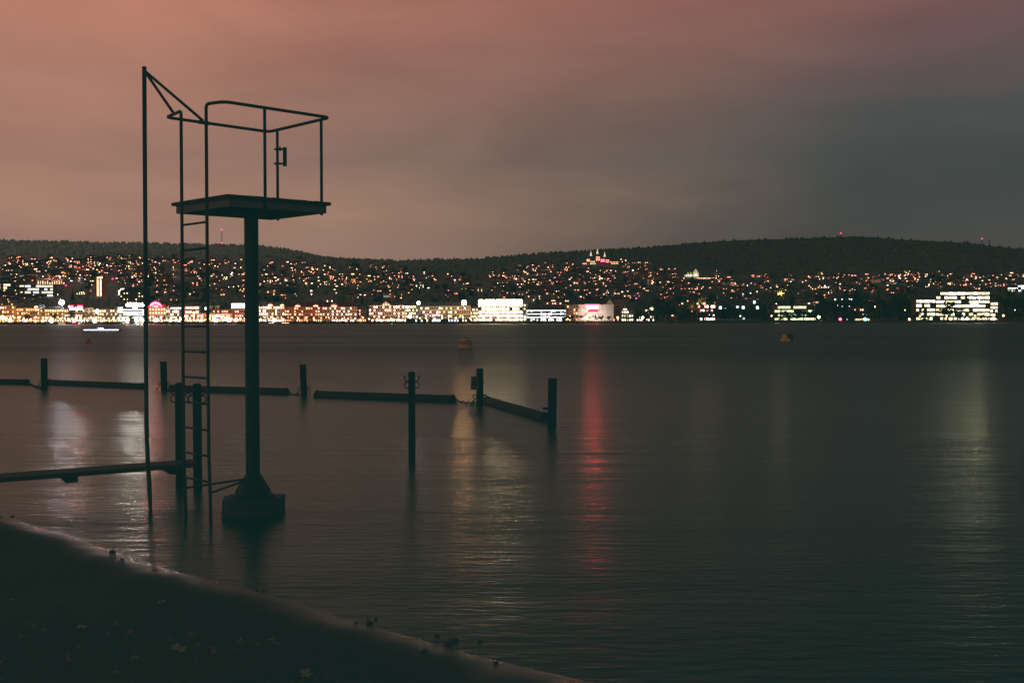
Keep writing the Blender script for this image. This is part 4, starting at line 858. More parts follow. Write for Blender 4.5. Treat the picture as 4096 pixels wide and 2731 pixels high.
def crane(sx, ybase, ytop, jib, label):
    h0 = hill_at(sx, ybase); Y = h0.y-12; k = Y/F; z0 = h0.z; ht = pt(sx,ytop,Y).z-z0; j = jib*k
    t = thing('tower_crane', label, 'crane', (pt(sx,1286,Y).x,Y,z0)); cm = glow('crane_red_glow',(.5,.01,.04),.22)  # crane steel glows faintly red, its lighting is put into the material
    mb = MB(); 
    for x in (-.8,.8):
        for y in (-.8,.8): mb.box(x-.15,x+.15,y-.15,y+.15,0,ht)
    for q in range(12): mb.tube([(-.8*(-1)**q,-.8,ht*q/12),(.8*(-1)**q,-.8,ht*(q+1)/12)],.12,4)
    mb.build('mast', cm, t)
    mb = MB(); mb.box(min(0,-j*.25),max(j,0) if j>0 else j*-.25,-.4,.4,ht,ht+.9) if j>0 else mb.box(j,-j*.3,-.4,.4,ht,ht+.9); mb.tube([(0,0,ht+5),(j,0,ht+.8)],.12,4); mb.tube([(0,0,ht),(0,0,ht+5)],.3,4); mb.build('jib', cm, t)
    mb = MB(); mb.ring([(.1,-.9),(.9,-.5),(1,0),(.9,.5),(.1,.9)],8,(j*.8,-.5,ht+.5)); mb.build('warning_light', MATS['aviation_red'], t)
crane(283,1178,1143,-22,'red tower crane with two red lamps, lower left slope')
crane(422,1192,1117,38,'red tower crane directly right of the high rise block')
# ------------------------------------------------------------------ hillside houses
HV = []
HC = thing
def house_variant(i):
    q = random.Random(100+i); wd = q.choice((10,12,14,17,21)); dep = 10; ht = q.choice((6.5,8.5,10)); rk = ('gx','gy','hip','flat')[i % 4]
    wk = ('cream','white','pink','stone','ochre','grey')[i % 6]; rm = ('slate','brown','red','slate')[q.randrange(4)]
    cols_ = [('warm','amber'),('amber','rose'),('white','warm'),('yellow','warm'),('rose','amber')][q.randrange(5)]; nw = q.choice((2,3,3,4,5))
    t = bpy.data.objects.new('hillside_house', None); COL.objects.link(t)
    mb = MB(); mb.box(-wd/2,wd/2,0,dep,-6,ht); mb.build('wall', mat('dim_wall_'+wk, tuple(c*.62 for c in WALLS[wk]), .9, .2, .25), t)
    mb = MB()
    if rk == 'gx': mb.gable(-wd/2-.6,wd/2+.6,-.6,dep+.6,ht,ht+3.5,'x')
    elif rk == 'gy': mb.gable(-wd/2-.5,wd/2+.5,-.6,dep+.6,ht,ht+4.5,'y')
    elif rk == 'hip': mb.frus((-wd/2-.6,wd/2+.6,-.6,dep+.6,ht),(-wd/2+4,wd/2-4,4.8,5.2,ht+3.4))
    else: mb.box(-wd/2-.2,wd/2+.2,-.2,dep+.2,ht,ht+.4)
    mb.build('roof', roofm(rm), t)
    spots = [((x+.5)/5-.5, f) for x in range(5) for f in range(int(ht//3))]; q.shuffle(spots); desc = {}
    for (x, f) in spots[:nw]:
        key = q.choice(cols_); link('window', winmesh(q.choice((1.3,1.9,2.8)),q.choice((1.3,1.7)),key), t, (x*wd*.85,-.003,f*3+.9))
    for (x, f) in spots[nw:nw+3]: link('window', winmesh(1.2,1.5,'off'), t, (x*wd*.85,-.003,f*3+.9))
    tone = {'rose':'rosy','amber':'amber','warm':'warm','white':'white','yellow':'yellow'}[cols_[0]]
    rn = {'gx':'gabled','gy':'gable-fronted','hip':'hip-roofed','flat':'flat-roofed'}[rk]
    wn_ = {'cream':'cream','white':'white','pink':'pinkish','stone':'stone','ochre':'ochre','grey':'grey'}[wk]
    t['category'] = 'house'
    return t, f'{rn} {wn_} house, {nw} {tone} windows', ht
for i in range(24): HV.append(house_variant(i))
for t, _, _ in HV: reg(t)
DENS = [(0,700,84,1036,1135,1.),(0,230,10,1130,1200,1),(560,980,30,1040,1190,1),(1040,1300,18,1060,1185,1),(1300,1640,25,1072,1190,1),(1640,1900,7,1080,1180,1),(1960,2330,28,1052,1180,1),(2330,2700,26,1082,1185,1),(2480,2620,4,1036,1060,1),(2700,2960,9,1120,1170,1),(2960,3330,16,1105,1165,1),(3330,4096,36,1092,1150,1),(2620,3660,1,1165,1236,1)]
placed = []
def lvl(sx, sy):
    s = hill_s(sx, sy); return 'high up' if s > .8 else 'mid slope' if s > .45 else 'low down'
LANDPX = [(380,417,1116,1186),(297,322,1036,1056),(660,690,1050,1125),(1900,1945,1120,1170),(2325,2480,990,1066),(2730,2862,1070,1116),(3485,3510,1080,1130),(1262,1338,1165,1208),(95,240,1135,1190),(145,265,1118,1137),(270,300,1130,1180),(414,465,1105,1190)]
used = set(); cnt = 0
rh = random.Random(77)
for (x0,x1,cn,y0,y1,_) in DENS:
    k = 0; tries = 0
    while k < cn and tries < 4000 and cnt < 296:
        tries += 1; sx = rh.uniform(x0,x1); sy = rh.uniform(y0,y1)
        if sy < ip(E1,sx)+4: continue
        if nz_.noise(Vector((sx/70, sy/16, 3))) < rh.uniform(-.45,.12): continue
        if any(a-9 < sx < b_+9 and c < sy < d_+10 for a,b_,c,d_ in LANDPX): continue
        if any(abs(sx-a) < 17 and abs(sy-b_) < 7 for a,b_ in placed): continue
        h = hill_at(sx, sy); placed.append((sx,sy)); t, lab, ht = HV[rh.randrange(len(HV))]
        lb = f'{lab}, {lvl(sx,sy)} behind {near(sx)}'
        dup(t, h, rh.uniform(-.4,.4), rh.uniform(.85,1.15), lb, sx, 'lit houses on the hillside'); k += 1; cnt += 1
mb = MB(); SM = [mat('small_house_wall',(.36,.29,.24),.9,.3,.05),roofm('slate'),GL['warm'],GL['amber'],GL['rose'],GL['white'],DARKWIN,wallm('pink')]
k = 0
while k < 900:
    x0,x1,cn,y0,y1,_ = rh.choices(DENS, [(d_[2] if d_[2] > 1 else 22)*(1.3 if 1000 < d_[0] < 2700 else 1) for d_ in DENS])[0]; sx = rh.uniform(x0,x1); sy = rh.uniform(y0-4,y1+14)
    if sy < ip(E1,sx)+3 or any(a-9 < sx < b_+9 and c < sy < d_+10 for a,b_,c,d_ in LANDPX): continue
    if nz_.noise(Vector((sx/70, sy/16, 3))) < rh.uniform(-.5,.2): continue
    h = hill_at(sx, sy); wd, dp, ht = rh.uniform(7,13), 8, rh.choice((5,6.5,8)); M_ = Matrix.Translation(h) @ Matrix.Rotation(rh.uniform(-.4,.4),4,'Z')
    mb.box(-wd/2,wd/2,0,dp,-4,ht,rh.choice((0,0,7)),M_); o = len(mb.v)
    mb.add([M_@Vector(v) for v in ((-wd/2-.4,-.4,ht),(wd/2+.4,-.4,ht),(wd/2+.4,dp+.4,ht),(-wd/2-.4,dp+.4,ht),(-wd/2,dp/2,ht+3),(wd/2,dp/2,ht+3))],[(0,1,5,4),(2,3,4,5),(3,0,4),(1,2,5),(0,3,2,1)],1)
    for q_ in range(rh.choice((1,2,2,3,4))):
        x = rh.uniform(-.4,.4)*wd; z_ = rh.choice((1,ht-2.5)); ww = rh.choice((.3,.4,.5,.7,1.3))
        mb.box(x-ww,x+ww,-.07,-.002,z_,z_+rh.uniform(.8,1.5),rh.choice((2,3,3,3,4,4,4,5)),M_)
    k += 1
sh_ = mb.build('small_hillside_houses', SM); tag(sh_, 'scatter of tiny half hidden lit houses between the larger ones', 'houses', kind='stuff')
for t, _, _ in HV:
    for c in list(t.children): bpy.data.objects.remove(c)
    bpy.data.objects.remove(t)
# ------------------------------------------------------------------ trees
LEAFM = {'dark': mat('foliage_dark',(.035,.045,.03),1,.5,.6),'mid': mat('foliage_mid',(.06,.07,.035),1,.5,.6),'autumn': mat('foliage_autumn',(.16,.09,.035),1,.5,.6),'conifer': mat('foliage_conifer',(.025,.04,.03),1,.4,.6),'golden': mat('foliage_golden',(.20,.17,.05),1,.4,.6)}
def leafcards(mb, n_, f, s, q):
    for _ in range(n_):
        p = f(q); a = Vector((q.gauss(0,1),q.gauss(0,1),q.gauss(0,1))).normalized(); b_ = a.cross(Vector((q.gauss(0,1),q.gauss(0,1),q.gauss(0,1)))).normalized()*s*q.uniform(.6,1.3); a = a*s*q.uniform(.6,1.3)
        mb.add([p-a*.5,p+b_*.4,p+a*.6,p-b_*.5], [(0,1,2,3)])
def limb(mb, p, d, L_, r, q, depth, tips):
    e = p+d*L_; mb.tube([p, p+d*L_*.5+Vector((q.gauss(0,.05),q.gauss(0,.05),0))*L_, e], [r,r*.8,r*.55], 5 if depth > 1 else 4); tips.append(e)
    if depth == 0: return
    for _ in range(q.choice((2,3,3))):
        nd = (d+Vector((q.gauss(0,.55),q.gauss(0,.55),q.uniform(-.1,.5)))).normalized(); limb(mb, e, nd, L_*q.uniform(.6,.8), r*.55, q, depth-1, tips)
def tree_variant(kind, seed, h=10):
    q = random.Random(seed); t = bpy.data.objects.new(kind, None); COL.objects.link(t); mb = MB(); tips = []
    if kind == 'pollard_tree':
        mb.tube([(0,0,-.3),(.05,0,h*.2),(0,0,h*.38)], [.28,.22,.2], 7)
        for k in range(7):
            a = k*.9+q.random(); limb(mb, Vector((0,0,h*.36)), Vector((math.cos(a),math.sin(a)*.8,.65)).normalized(), h*.22, .13, q, 3, tips)
        mb.build('trunk', BARK, t); mb = MB()
        leafcards(mb, 420, lambda q: q.choice(tips)+Vector((q.gauss(0,.35),q.gauss(0,.35),q.gauss(0,.35))), .5, q); mb.build('crown', LEAFM['autumn' if seed%2 else 'mid'], t)
    elif kind == 'bare_tree':
        mb.tube([(0,0,-.3),(.1,0,h*.15),(0,0,h*.3)], [.3,.24,.2], 7)
        for k in range(6):
            a = k*1.05+q.random(); limb(mb, Vector((0,0,h*.28)), Vector((math.cos(a)*.55,math.sin(a)*.5,1)).normalized(), h*.24, .13, q, 4, tips)
        mb.build('trunk', BARK, t); mb = MB()
        leafcards(mb, 200, lambda q: q.choice(tips)+Vector((q.gauss(0,.4),q.gauss(0,.4),q.gauss(0,.4))), .28, q); mb.build('crown', LEAFM['autumn'], t)
    elif kind == 'conifer_tree':
        mb.tube([(0,0,-1),(0,0,h*.9)], [.35,.05], 6); mb.build('trunk', BARK, t); mb = MB(); lay = 11
        for j in range(lay):
            z_ = h*(.1+.86*j/lay); r = h*.21*(1-j/lay)**.85+.2; nn_ = 9; sp_ = q.random()*6
            for k in range(nn_):
                a = sp_+2*math.pi*k/nn_; rr = r*q.uniform(.7,1.15); c, s = math.cos(a), math.sin(a)
                mb.add([(0,0,z_+h*.06),(rr*c-s*rr*.3,rr*s+c*rr*.3,z_-h*.03*q.random()),(rr*1.1*c,rr*1.1*s,z_-h*.05),(rr*c+s*rr*.3,rr*s-c*rr*.3,z_-h*.02)], [(0,1,2),(0,2,3)])
        mb.build('crown', LEAFM['conifer'], t)
    else:
        mb.tube([(0,0,-1),(.1,0,h*.2),(0,0,h*.4)], [.45,.35,.28], 7)
        for k in range(5): a = k*1.26+q.random(); limb(mb, Vector((0,0,h*.33)), Vector((math.cos(a)*.7,math.sin(a)*.7,.9)).normalized(), h*.22, .18, q, 1, tips)
        mb.build('trunk', BARK, t); mb = MB()
        cl = [(Vector((q.gauss(0,.17)*h,q.gauss(0,.17)*h,h*q.uniform(.35,.88))), h*q.uniform(.09,.17)) for _ in range(14)]
        def fp(q):
            c, r = q.choice(cl); v = Vector((q.gauss(0,1),q.gauss(0,1),q.gauss(0,1))).normalized()*r*q.uniform(.6,1.05); return c+v
        leafcards(mb, 620, fp, h*.085, q); mb.build('crown', LEAFM[{'broadleaf_tree':'dark','park_tree':'mid','golden_tree':'golden'}[kind]], t)
    t['category'] = 'tree'; reg(t); return t
V = {'pollard_tree':[tree_variant('pollard_tree',s,10) for s in (1,2,3)],'bare_tree':[tree_variant('bare_tree',s,10) for s in (4,5)],'conifer_tree':[tree_variant('conifer_tree',s,10) for s in (6,7)],
     'broadleaf_tree':[tree_variant('broadleaf_tree',s,10) for s in (8,9,10)],'park_tree':[tree_variant('park_tree',s,10) for s in (11,12)],'golden_tree':[tree_variant('golden_tree',s,10) for s in (13,)]}
rt_ = random.Random(31)
TL = {'pollard_tree':'pruned plane tree with knotted crown','bare_tree':'nearly bare slender tree','conifer_tree':'pointed dark conifer','broadleaf_tree':'dark round crowned tree','park_tree':'olive brown broad tree','golden_tree':'lamp lit golden tree'}
def put(kind, sx, Y, z, hgt, where, group):
    v = rt_.choice(V[kind]); p = atx(sx, Y, z); size = 'tall' if hgt > 13 else 'small' if hgt < 7 else 'middling'
    dup(v, p, rt_.uniform(0,6.28), hgt/10, f'{size} {TL[kind]} {where} {near(sx)}', sx, group)
# promenade: heights read off the picture
sx = 5
while sx < 2600:
    if sx < 560: kind = rt_.choice(('bare_tree','bare_tree','park_tree','pollard_tree')); hg = rt_.uniform(7,12.5); st = rt_.uniform(17,30)
    elif sx < 1040: kind = 'pollard_tree'; hg = rt_.uniform(4.5,7); st = rt_.uniform(16,30)
    elif sx < 1640: kind = 'pollard_tree'; hg = rt_.uniform(5.5,7.8); st = rt_.uniform(15,24)
    elif sx < 2250: kind = rt_.choice(('pollard_tree','bare_tree')); hg = rt_.uniform(5,10.5); st = rt_.uniform(22,42)
    else: kind = rt_.choice(('pollard_tree','broadleaf_tree')); hg = rt_.uniform(6,9); st = rt_.uniform(20,34)
    put(kind, sx, D0(sx)+rt_.uniform(12,20), 2.0, hg, 'before', 'promenade trees'); sx += st
# parkland at the right
sx = 2540
while sx < 4130:
    put(rt_.choice(('broadleaf_tree','broadleaf_tree','park_tree','conifer_tree')), sx, D0(sx)+rt_.uniform(24,55), 2.0, rt_.uniform(9,16) if not (3700<sx<3990) else rt_.uniform(5,8), 'in park before', 'lakeside park trees'); sx += rt_.uniform(16,26)
for sx, sy_, kind in ((2700,1200,'broadleaf_tree'),(2650,1185,'broadleaf_tree'),(2740,1178,'conifer_tree'),(2785,1183,'golden_tree'),(2900,1210,'broadleaf_tree'),(2960,1225,'broadleaf_tree'),(3060,1195,'broadleaf_tree'),(3115,1150,'golden_tree'),(3150,1190,'broadleaf_tree'),(3200,1235,'broadleaf_tree'),(3300,1195,'broadleaf_tree'),(3345,1192,'broadleaf_tree'),(3384,1150,'conifer_tree'),(3425,1135,'conifer_tree'),(3450,1180,'park_tree'),(3500,1190,'park_tree'),(3560,1180,'broadleaf_tree'),(3610,1170,'park_tree'),(3640,1190,'broadleaf_tree'),(3790,1200,'broadleaf_tree'),(3830,1225,'broadleaf_tree'),(4030,1180,'park_tree'),(4075,1175,'broadleaf_tree'),(4120,1178,'park_tree')):
    Y = D0(sx)+(95 if sx not in (3790,3830,2900,2960,3200) else 40); put(kind, sx, Y, 2.0, pt(sx,sy_,Y).z-2, 'in park before', 'lakeside park trees')
# mid-town mass of individual trees
cnt = 0; pl = []
ri = random.Random(9)
while cnt < 190:
    sx = ri.uniform(0,4100); y1 = ip(E1,sx); sy = y1+(1232-y1)*ri.random()**.7
    if any(a-14 < sx < b_+14 and c+4 < sy < d_+14 for a,b_,c,d_ in LANDPX) or any(abs(sx-a) < 12 and abs(sy-b_) < 6 for a,b_ in pl): continue
    if sx < 700 and ri.random() < .35: continue
    pl.append((sx,sy)); h = hill_at(sx,sy); kind = ri.choice(('broadleaf_tree','broadleaf_tree','park_tree','conifer_tree','broadleaf_tree')); v = ri.choice(V[kind]); hg = ri.uniform(9,19)
    dup(v, h+Vector((0,0,-.5)), ri.uniform(0,6.28), hg/10, f"{'tall' if hg > 14 else 'lower'} {TL[kind]} {lvl(sx,sy)} behind {near(sx)}", sx, 'trees between the hillside houses'); cnt += 1
for ks in V.values():
    for t in ks:
        for c in list(t.children): bpy.data.objects.remove(c)
        bpy.data.objects.remove(t)
# ---- masses: tree filler between houses and the forest on the ridge
def treemass(name, pts, hs, kinds, mats, label, seed):
    rg = np.random.default_rng(seed); V_ = []; F_ = []; M_ = []; o = 0
    for (x,y,z), h, k in zip(pts, hs, kinds):
        if k == 0:
            r = h*.2; a = rg.random()*6; lv = [(.15,1.),(.45,.62),(1.,0)]
            for j in range(5): V_.append((x+r*math.cos(a+j*1.257),y+r*math.sin(a+j*1.257),z+h*.12))
            V_.append((x,y,z+h)); F_ += [(o+j,o+(j+1)%5,o+5) for j in range(5)]; M_ += [0]*5; o += 6
        else:
            r = h*.34; a = rg.random()*6
            for (zz_,rr) in ((.18,.7),(.5,1.),(.85,.62)):
                for j in range(5): q = r*rr*rg.uniform(.75,1.25); V_.append((x+q*math.cos(a+j*1.257+zz_*2),y+q*math.sin(a+j*1.257+zz_*2),z+h*zz_*rg.uniform(.9,1.1)))
            V_.append((x+rg.normal()*r*.2,y,z+h))
            for b_ in (0,5): F_ += [(o+b_+j,o+b_+(j+1)%5,o+b_+5+(j+1)%5,o+b_+5+j) for j in range(5)]
            F_ += [(o+10+j,o+10+(j+1)%5,o+15) for j in range(5)]; M_ += [int(rg.integers(0,len(mats)))]*15; o += 16
    me = bpy.data.meshes.new(name); me.from_pydata(V_, [], F_)
    for m_ in mats: me.materials.append(m_)
    me.polygons.foreach_set('material_index', M_); o_ = link(name, me); tag(o_, label, 'trees', kind='stuff'); return o_
rf_ = random.Random(3); P_, H_, K_ = [], [], []
for i in range(15000):
    sx = rf_.uniform(-700,4800); s = 1+rf_.random()**.8*1.0
    if i > 11500: s = rf_.uniform(1.93,2.0)
    p = hill_pt(sx, s); P_.append((p.x, p.y, p.z-6)); H_.append(rf_.uniform(8,18) if s < 1.9 else rf_.choice((6,7,8,9,10,14))); K_.append(0 if rf_.random() < .45 else 1)
treemass('ridge_forest', P_, H_, K_, [haze_slopemat('forest_a',(.12,.155,.13)),haze_slopemat('forest_b',(.15,.165,.135)),haze_slopemat('forest_c',(.085,.125,.11))], 'dark continuous forest covering the upper slopes and ridge', 1)
P_, H_, K_ = [], [], []
for i in range(5200):
    sx = rf_.uniform(-500,4600); y1 = ip(E1,sx); sy = y1+(1255-y1)*rf_.random()**.75
    if any(a-8 < sx < b_+8 and c+4 < sy < d_+12 for a,b_,c,d_ in LANDPX): continue
    if sx < 700 and rf_.random() < .45: continue
    if any(abs(sx-a) < 10 and 0 < sy-b_ < 7 for a,b_ in placed): continue
    p = hill_at(sx,sy); P_.append((p.x,p.y,p.z-1)); H_.append(rf_.uniform(5,11)); K_.append(0 if rf_.random() < .25 else 1)
treemass('hillside_trees', P_, H_, K_, [haze_slopemat('grove_a',(.09,.10,.075)),haze_slopemat('grove_b',(.13,.11,.08)),haze_slopemat('grove_c',(.06,.085,.07))], 'low dark garden trees and hedges filling gaps between houses', 2)
# ------------------------------------------------------------------ lamps
LCOL = {'warm':(1,.52,.22),'orange':(1,.34,.10),'white':(1,.93,.82),'cold':(.8,.86,1),'red':(1,.03,.06),'green':(.05,1,.75),'yellow':(1,.8,.35),'rose':(1,.35,.25),'pink':(1,.1,.3)}
def lamp(sx, sy, dD, key, r, power, name='street_lamp', where='before', strength=14, group='lamps along the waterfront', base=None, light=True):
    if base is None: Y = D0(sx)+dD; z0 = 2.0
    else: h = hill_at(sx, base); Y = h.y-6; z0 = h.z
    z = pt(sx,sy,Y).z; p = Vector((pt(sx,1286,Y).x,Y,z0)); hh = max(1.2,z-z0)
    adj = {'warm':'warm','orange':'orange','white':'white','cold':'cold white','red':'red','green':'green','yellow':'yellow','rose':'rosy','pink':'pink'}[key]
    t = thing(name, f"{'glaring' if r > 1.2 else 'small' if r < .6 else 'bright'} {adj} {name.replace('_',' ')} {where} {near(sx)}", 'lamp', p, 0, group, sx)
    mb = MB(); mb.ring([(.10,0),(.06,hh*.2),(.05,hh-r*.6)], 6); mb.build('lamp_post', METAL, t)
    k = ('globe', key, r, strength)
    if k not in WM:
        mb = MB()
        if strength < 40:
            mb.ring([(r*.1,-r),(r*.7,-r*.7),(r,0),(r*.7,r*.7),(r*.1,r)], 10); WM[k] = mb.mesh('lamp_globe', glow(f'lamp_{key}_{strength}', LCOL[key], strength), True)
        else:
            AX = Matrix.Rotation(math.pi/2,3,'X')
            mb.ring([(r*.4,-r*.6),(r,-.1),(r,.0)], 14, ax=AX, mi=1); mb.ring([(r*.96,.01),(r*.9,.05)], 14, ax=AX, mi=0)
            WM[k] = mb.mesh('lamp_globe', [glow(f'lamp_{key}_{strength}', LCOL[key], strength), METAL])
    link('lamp_globe', WM[k], t, (0,0,hh))
    if light and power:
        ld = bpy.data.lights.new('lamp_light','POINT'); ld.energy = power*.075; ld.color = LCOL[key]; ld.shadow_soft_size = max(.5, r*1.1)
        lo = bpy.data.objects.new('lamp_light', ld); COL.objects.link(lo); lo.parent = t; lo.location = (0,-r*1.1-.9 if base is None else -2,hh)
    return t
rl = random.Random(55)
# facade-lighting lamps between trees and buildings
sx = 4
while sx < 2300:
    if sx < 560: key = rl.choice(('orange','warm','warm','yellow','white')); st = rl.uniform(12,22); pw = 20000
    elif sx < 1040: key = rl.choice(('warm','orange','white','rose')); st = rl.uniform(13,24); pw = 17000
    elif sx < 1290: key = rl.choice(('warm','orange','orange')); st = rl.uniform(24,34); pw = 19000
    elif sx < 1640: key = rl.choice(('warm','orange','rose')); st = rl.uniform(22,32); pw = 24000
    elif sx < 1912: key = rl.choice(('yellow','warm','white')); st = rl.uniform(24,34); pw = 20000
    else: key = rl.choice(('white','warm','warm')); st = rl.uniform(28,40); pw = 8000 if sx < 2110 else 5000
    pw *= .35 if 465 < sx < 595 else 1
    lamp(sx, rl.uniform(1270,1277), rl.uniform(20,28), key, rl.choice((.55,.7,.9)), pw*rl.uniform(.6,1.3)); sx += st
# particular lamps, most at seen places, a few added for park trees and streaks
BRIGHT = {(248,1210):280,(389,1245):60,(1856,1210):330,(1675,1212):80,(296,1284):120,(378,1284):160,(205,1282):90,(862,1281):160,(915,1281):160,(1568,1279):90,(510,1283):160,(545,1282):160,(624,1279):90}
for a in ((378,1284,6,'rose',1.7,9000),(248,1210,60,'cold',2.6,60000),(389,1245,30,'cold',1.8,30000),(1675,1212,40,'cold',1.7,14000),(1856,1210,38,'warm',2.6,60000),(1640,1266,22,'white',1.6,9000),(776,1251,22,'orange',1.2,9000),  # the first rose lamp is added to feed a red streak on the water
          (1095,1280,12,'white',1.5,14000),(824,1234,30,'white',1.2,14000),(862,1281,10,'white',1.6,20000),(915,1281,10,'white',1.8,22000),(945,1279,10,'warm',1.6,16000),(510,1283,9,'white',1.6,22000),(545,1282,9,'white',1.8,26000),(570,1283,9,'white',1.4,20000),
          (624,1279,9,'cold',1.9,24000),(682,1281,9,'rose',1.5,14000),(100,1284,7,'pink',1.1,9000),(142,1290,5,'orange',.9,6000),(168,1290,5,'orange',.9,6000),(205,1282,9,'yellow',2.0,24000),(296,1284,8,'red',1.9,26000),(10,1270,14,'orange',2.0,26000),(40,1282,9,'warm',1.6,20000),
          (1010,1284,8,'warm',1.3,12000),(1380,1284,8,'warm',1.1,8000),(1442,1281,9,'orange',1.0,8000),(1568,1279,9,'yellow',1.0,8000),(2346,1271,9,'orange',1.7,20000),(2471,1270,9,'orange',1.1,9000),(2571,1270,9,'yellow',1.2,9000),(2608,1236,30,'yellow',1.2,5000),
          (2790,1215,85,'yellow',.5,60000),(2768,1245,60,'orange',.4,40000),(3120,1175,82,'yellow',.4,60000),(3105,1215,52,'yellow',.4,30000),(3620,1240,60,'orange',.5,20000),(4060,1240,50,'orange',.5,40000),(2690,1262,22,'orange',.6,40000),(2961,1264,20,'white',.5,900),(3086,1263,20,'orange',.7,2500),(3361,1277,6,'red',1.5,6000),(3460,1276,6,'green',1.4,5000),(3473,1278,6,'orange',1.0,4000),(3637,1277,6,'rose',1.1,5000),(3803,1276,6,'rose',1.2,5000),(3973,1275,6,'orange',1.5,9000),(4013,1262,14,'orange',1.1,5000),  # the strong small lamps opening this row are added to light park trees
          (3500,1227,20,'warm',.6,1200),(3787,1263,12,'warm',.8,2500),(3900,1263,12,'orange',.8,2500),(3275,1268,10,'yellow',1.4,4000),(3680,1264,12,'orange',.7,1500)):
    sx_,sy_,dD_,key_,r_,pw_ = a
    nm = 'navigation_light' if key_ in ('green',) or (key_ == 'red' and sx_ > 3000) else 'street_lamp'
    lamp(sx_,sy_,dD_,key_,r_,pw_,name=nm,where='by the water before' if dD_ < 12 else 'standing before',strength=BRIGHT.get((sx_,sy_), 30 if r_ > 1.2 else 16))
# stage-light row on the terrace of the balcony hotel
for k,sx in enumerate(range(1702,1758,9)):
    lamp(sx,1261-2*(k%2),20,('cold','pink')[k%2],.7,2500,where='over the terrace before')
# billboard floodlights
for sx,key,pw in ((2350,'white',75000),(2388,'white',75000)):
    lamp(sx,1262,36,key,.5,pw,name='floodlight',where='aimed at the poster of')
for sx in (2335,2370,2405): lamp(sx,1276,22,'orange',.5,9000,where='behind the trees of')
# street lamps on the hill
hs = [(2866,1083,'rose'),(2874,1105,'rose'),(2864,1112,'rose'),(2871,1119,'rose'),(2877,1125,'rose'),(2895,1130,'rose'),(2911,1131,'rose'),(2941,1134,'rose'),(2408,1114,'orange'),(2440,1124,'pink'),(2298,1131,'rose'),(1794,1154,'orange'),(1820,1120,'rose'),(2545,1193,'pink'),(364,1163,'red'),(320,1071,'red'),(408,1084,'red'),(24,1118,'red'),(333,1118,'red'),
      (745,1102,'red'),(755,1094,'red'),(766,1089,'orange'),(778,1080,'orange'),(780,1076,'orange'),(210,1031,'rose'),(120,1084,'warm'),(132,1098,'yellow'),(93,1129,'rose'),(532,1093,'orange'),(430,1060,'cold'),(1605,1191,'warm'),(1612,1188,'warm'),(1843,1188,'white'),(2001,1178,'white'),(2015,1178,'white'),(2780,1140,'rose'),(3358,1103,'rose'),(3600,1113,'rose'),(3596,1110,'rose'),(2240,1131,'pink'),(1792,1096,'orange'),(640,1035,'red'),(3515,1102,'red'),(3728,1095,'red')]
for _ in range(70):
    a = rl.uniform(0,4090); hs.append((a, ip(E1,a)+6+(1190-ip(E1,a))*rl.random()*(.9 if a < 3300 else .45), rl.choice(('orange','rose','warm','warm','white','yellow'))))
for x0_,y0_,x1_,y1_,k_,key_ in ((20,1062,190,1050,8,'rose'),(230,1096,420,1078,8,'orange'),(60,1112,250,1104,8,'rose'),(430,1060,640,1072,8,'warm'),(480,1110,700,1098,9,'rose'),(1060,1126,1230,1112,7,'rose'),(1330,1110,1480,1128,6,'orange'),(2010,1102,2140,1120,6,'rose'),(2440,1082,2600,1094,7,'rose'),(2640,1130,2760,1122,6,'orange'),(3440,1112,3700,1106,8,'rose')):
    for i_ in range(k_): t_ = i_/(k_-1); hs.append((x0_+(x1_-x0_)*t_+rl.uniform(-5,5), y0_+(y1_-y0_)*t_+rl.uniform(-2,2), key_))
for i_,(sx,sy,key) in enumerate(hs):
    lamp(sx,sy,0,key,rl.choice((.45,.6,.6,.9,1.2)),rl.choice((20000,40000,70000)),name='hill_street_lamp',where=f'{lvl(sx,sy)} behind',strength=rl.choice((5,9,14)),group='street lamps on the hillside',base=min(1255,sy+9),light=i_%3==0 and key not in ('red',))
# ------------------------------------------------------------------ moored boats and quay details
def boat(sx, Lm, cover, i):
    Y = D0(sx)-rl.uniform(5,14); p = atx(sx,Y,0); t = thing('moored_boat', f"{'covered' if cover else 'open'} small dark boat moored at the quay below {near(sx)}", 'boat', p, rl.uniform(-.5,.5), 'boats moored along the quay', sx)
    mb = MB(); vs = []; fs = []
    for (f,hw,zb,zt) in ((-.5,.8,.0,.75),(0,1.0,-.1,.7),(.35,.6,-.05,.85),(.5,.04,.3,1.05)): vs += [(f*Lm,-hw,zt),(f*Lm,-hw*.5,zb),(f*Lm,hw*.5,zb),(f*Lm,hw,zt)]
    for k in range(3): fs += [(4*k+j,4*k+4+j,4*k+5+j,4*k+1+j) for j in range(3)]+[(4*k+3,4*k+7,4*k+4,4*k)]
    fs.append((3,2,1,0)); mb.add(vs,fs); mb.build('hull', BOATL if i%3==0 else BOATD, t)
    mb = MB()
    if cover: mb.gable(-.42*Lm,.3*Lm,-.75,.75,.72,1.35,'x'); mb.build('cover', BOATD, t)
    else: mb.frus((-.15*Lm,.2*Lm,-.6,.6,.72),(-.1*Lm,.12*Lm,-.5,.5,1.5)); mb.build('cabin', BOATL, t)
for i,sx in enumerate((60,175,330,400,470,545,700,760,960,1060,1110,1220,1310,1440,1560,1700,1830,1890,2080,2150,2190,2290,2310,2360,2440,2520,2560,2630,2650,2730)): boat(sx, rl.uniform(5,9), rl.random() < .6, i)
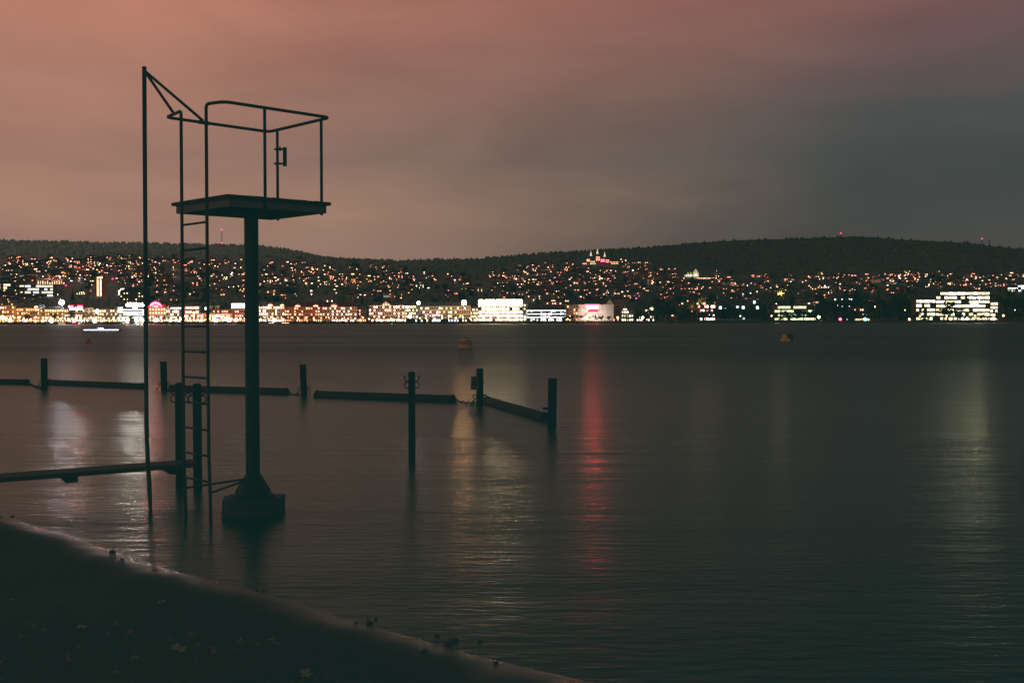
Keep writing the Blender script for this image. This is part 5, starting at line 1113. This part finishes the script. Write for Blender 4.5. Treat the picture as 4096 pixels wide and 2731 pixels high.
def landing(sx0, sx1, label, lit):
    a, b_ = atx(sx0,D0(sx0)-6,0), atx(sx1,D0(sx0)-6,0); t = thing('landing_stage', label, 'pier', ((a.x+b_.x)/2,a.y,0)); hw = (b_.x-a.x)/2
    mb = MB(); mb.box(-hw,hw,0,5,.5,.8); mb.build('deck', PLANK, t)
    for k in range(6): mb = MB(); x = -hw+.3+(2*hw-.6)*k/5; mb.ring([(.14,-1.5),(.14,2.3)],8,(x,.2,0)); mb.build('pile', PILE, t)
    if lit: mb = MB(); mb.box(-hw*.9,hw*.9,-.1,-.02,.85,1.15); mb.build('light_strip', GL['warm'], t)
for a,b_,l_ in ((232,262,1),(313,340,1),(488,520,1),(548,575,1),(655,690,0),(1074,1110,1),(1125,1158,1),(1252,1300,0)): landing(a,b_,f'{["wider","narrower"][b_-a<28]} low landing stage below {near((a+b_)/2)}'+(', lit strip' if l_ else ', unlit'),l_)
building('bath_house','low dark lake bath house with one glowing white kiosk wall',1615,1880,1276,('flat','slate',0),'dark',1,24,.18,('cold','warm'),dD=-12,dep=7,cornice=False,extra=signbox(1732,1762,1277,1285,GL['cold'],'lit_wall',-.3))
# autumn hedges along the quay
mb = MB(); q = random.Random(8)
for k in range(2600):
    sx = q.uniform(-50,4150); Y = D0(sx)+q.uniform(3.2,6); p = atx(sx,Y,2.0); s = q.uniform(.3,.8); h = q.uniform(.4,1.3)
    mb.add([p+Vector((-s,q.uniform(-.3,.3),0)),p+Vector((s,q.uniform(-.3,.3),0)),p+Vector((s*.5,0,h)),p+Vector((-s*.4,.2,h*.8))],[(0,1,2,3)])
hd = mb.build('quay_hedge', LEAFM['dark']); tag(hd,'low ragged dark hedge running along the quay edge','hedge',kind='stuff')
# ------------------------------------------------------------------ unique labels by order from the left
from collections import defaultdict
gd = defaultdict(list)
for o, sx in AUTO: gd[o['label']].append((sx, o))
ORD = ['leftmost','second','third','fourth','fifth','sixth','seventh','eighth','ninth','tenth','eleventh','twelfth']
for lb, items in gd.items():
    if len(items) == 1: continue
    items.sort(key=lambda a: a[0])
    for i, (_, o) in enumerate(items):
        pre = 'leftmost' if i == 0 else 'rightmost' if i == len(items)-1 else (ORD[i]+' from left' if i < 12 else f'{i+1}th from left')
        o['label'] = pre+' '+lb
# ------------------------------------------------------------------ output settings
S.render.engine = 'CYCLES'
S.view_settings.view_transform = 'Standard'; S.view_settings.look = 'None'; S.view_settings.exposure = 0; S.view_settings.gamma = 1
S.view_settings.use_curve_mapping = True
cm = S.view_settings.curve_mapping
cm.black_level = (-.0028, -.0136, -.0124)
cm.update()
S.cycles.max_bounces = 5; S.cycles.diffuse_bounces = 2; S.cycles.glossy_bounces = 3; S.cycles.transmission_bounces = 1
S.cycles.sample_clamp_indirect = 3.0; S.cycles.sample_clamp_direct = 0
S.cycles.use_light_tree = True; S.cycles.caustics_reflective = True
S.cycles.use_denoising = True
